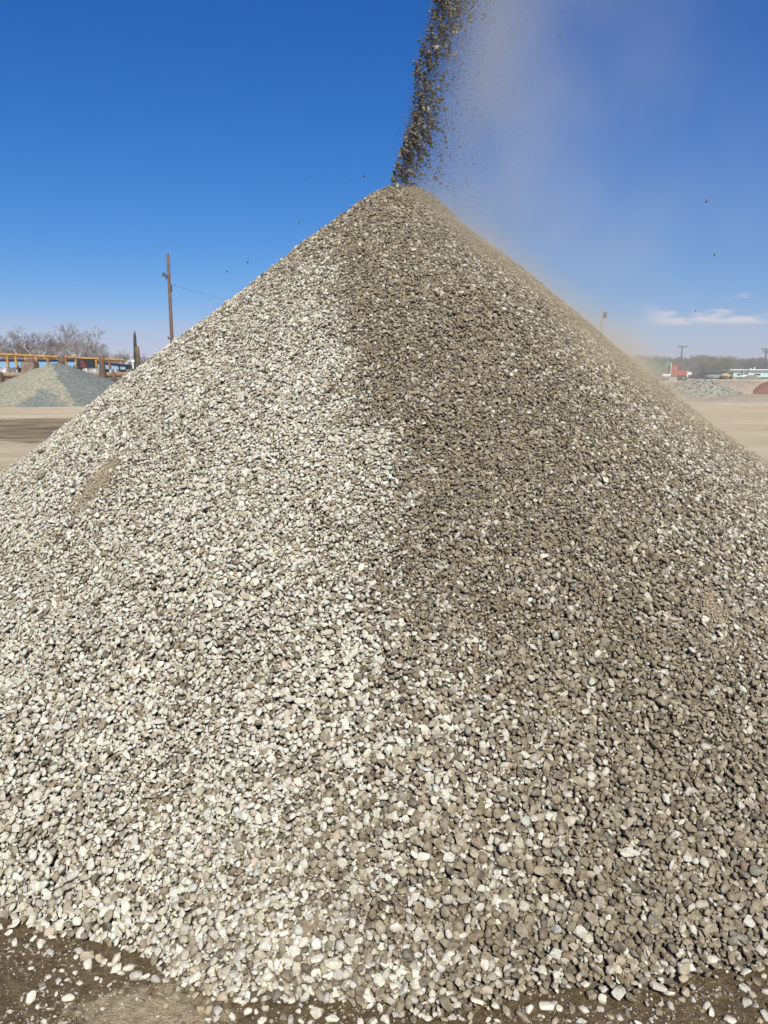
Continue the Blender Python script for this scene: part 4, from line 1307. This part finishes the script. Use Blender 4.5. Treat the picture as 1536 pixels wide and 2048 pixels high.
mb = MB(); mb.box((.35, 0, 1.0), (.7, .9, 1.1), bev=.03); cb = mb.build('cab', m_cream, ld)
mb = MB(); mb.box((.35, -.47, 1.35), (.5, .03, .4)); mb.build('window', m_glass, cb)
mb = MB(); mb.box((.35, 0, 1.62), (.9, 1.1, .08), bev=.02); mb.build('roof', m_cream, cb)
for y_ in (-.45, .45):
    mb = MB(); mb.tube([(.6, y_, 1.0), (1.25, y_, .85), (1.6, y_, .35)], [.08, .08, .07], 6); mb.build('lift_arm', m_cream, ld)
mb = MB(); mb.prism([(1.5, .1), (1.55, .6), (1.7, .62), (1.75, .2), (2.1, .08)], -.8, .8); mb.build('bucket', m_cream, ld)
for x_ in (-.7, .7):
    for y_ in (-.7, .7): wheel(ld, x_, y_, .42)

# ---- office trailer
YO = 190.0
m_mint = simple('mint_siding', (.42, .62, .58), .6, .08, .6)
m_roofw = simple('white_roof', (.80, .80, .78), .6, .06, 1.0)
x0 = xat(1467, YO); e = empty('office_trailer', (x0, YO, 0), 'mint green mobile office trailer with flat white roof beyond the red cinder heap', 'trailer')
Lw = 13.5; zb, ztp = .35, zat(740.5, YO)
mb = MB(); mb.box((Lw / 2, 1.6, (zb + ztp) / 2), (Lw, 3.2, ztp - zb)); wl_ = mb.build('wall', m_mint, e)
mb = MB(); mb.box((Lw / 2 - .4, 1.4, ztp + .10), (Lw + 1.6, 4.2, .2), bev=.03); rf = mb.build('roof', m_roofw, e)
for px in (1505, 1512):
    mb = MB(); mb.tube([(xat(px, YO) - x0, 1.0, ztp + .18), (xat(px, YO) - x0, 1.0, ztp + .75 if px > 1506 else ztp + .55)], [.12, .12], 10); mb.build('vent', m_roofw, rf)
mb = MB(); mb.box((Lw / 2, 1.6, .17), (Lw - .1, 3.1, .34)); mb.build('skirting', m_metal_dk, e)
mb = MB(); mb.prism([(-1.15, ztp - .02), (.05, ztp - .02), (.05, ztp - .55)], .2, 2.8); mb.build('porch_gusset', m_white, e)
for (pa, pb) in ((1474, 1480.5), (1508.5, 1521.5)):
    xa, xb = xat(pa, YO) - x0, xat(pb, YO) - x0
    zc = (zat(751, YO) + zat(747, YO)) / 2
    mb = MB(); mb.box(((xa + xb) / 2, -.03, zc), (xb - xa + .24, .06, .66)); wf = mb.build('window', m_white, e)
    mb = MB(); mb.box(((xa + xb) / 2, -.065, zc), (xb - xa, .02, .46)); mb.build('pane', m_glass, wf)
xd = xat(1490, YO) - x0
mb = MB(); mb.box((xd, -.04, 1.25), (.85, .07, 1.75)); dr = mb.build('door', m_white, e)
mb = MB(); mb.box((xd + .3, -.09, 1.2), (.06, .04, .12)); mb.build('handle', m_metal_dk, dr)
mb = MB(); mb.box((xd, -.55, 2.02), (1.9, 1.1, .07)); mb.build('awning', m_metal_dk, e)
for sx in (-.8, .8):
    mb = MB(); mb.box((xd + sx, -1.0, 1.0), (.07, .07, 2.0)); mb.build('awning_post', m_white, e)
mb = MB()
for i in range(3): mb.box((xd, -.35 - .28 * i, .32 - .11 * i), (1.2, .3, .1))
mb.build('steps', m_metal_dk, e)
for px, w in ((1497, .12), (1524, .1)):
    mb = MB(); mb.box((xat(px, YO) - x0, -.03, (zb + ztp) / 2), (w, .05, ztp - zb - .1)); mb.build('seam_strip', m_white, e)

# ---- haze: one even box of air
hm = bpy.data.materials.new('haze_air'); hm.use_nodes = True
nt = hm.node_tree; nt.nodes.clear()
out = N(nt, 'ShaderNodeOutputMaterial'); pv = N(nt, 'ShaderNodeVolumePrincipled', {'Density': 0.0006})
pv.inputs['Color'].default_value = (.86, .90, .96, 1)
nt.links.new(pv.outputs[0], out.inputs['Volume'])
HAZE = True
if HAZE:
    mb = MB(); mb.box((0, 750, 6.25), (3040, 2140, 14.5))
    tag(mb.build('haze', hm), 'thin pale haze lying over the yard', 'haze', kind='stuff')
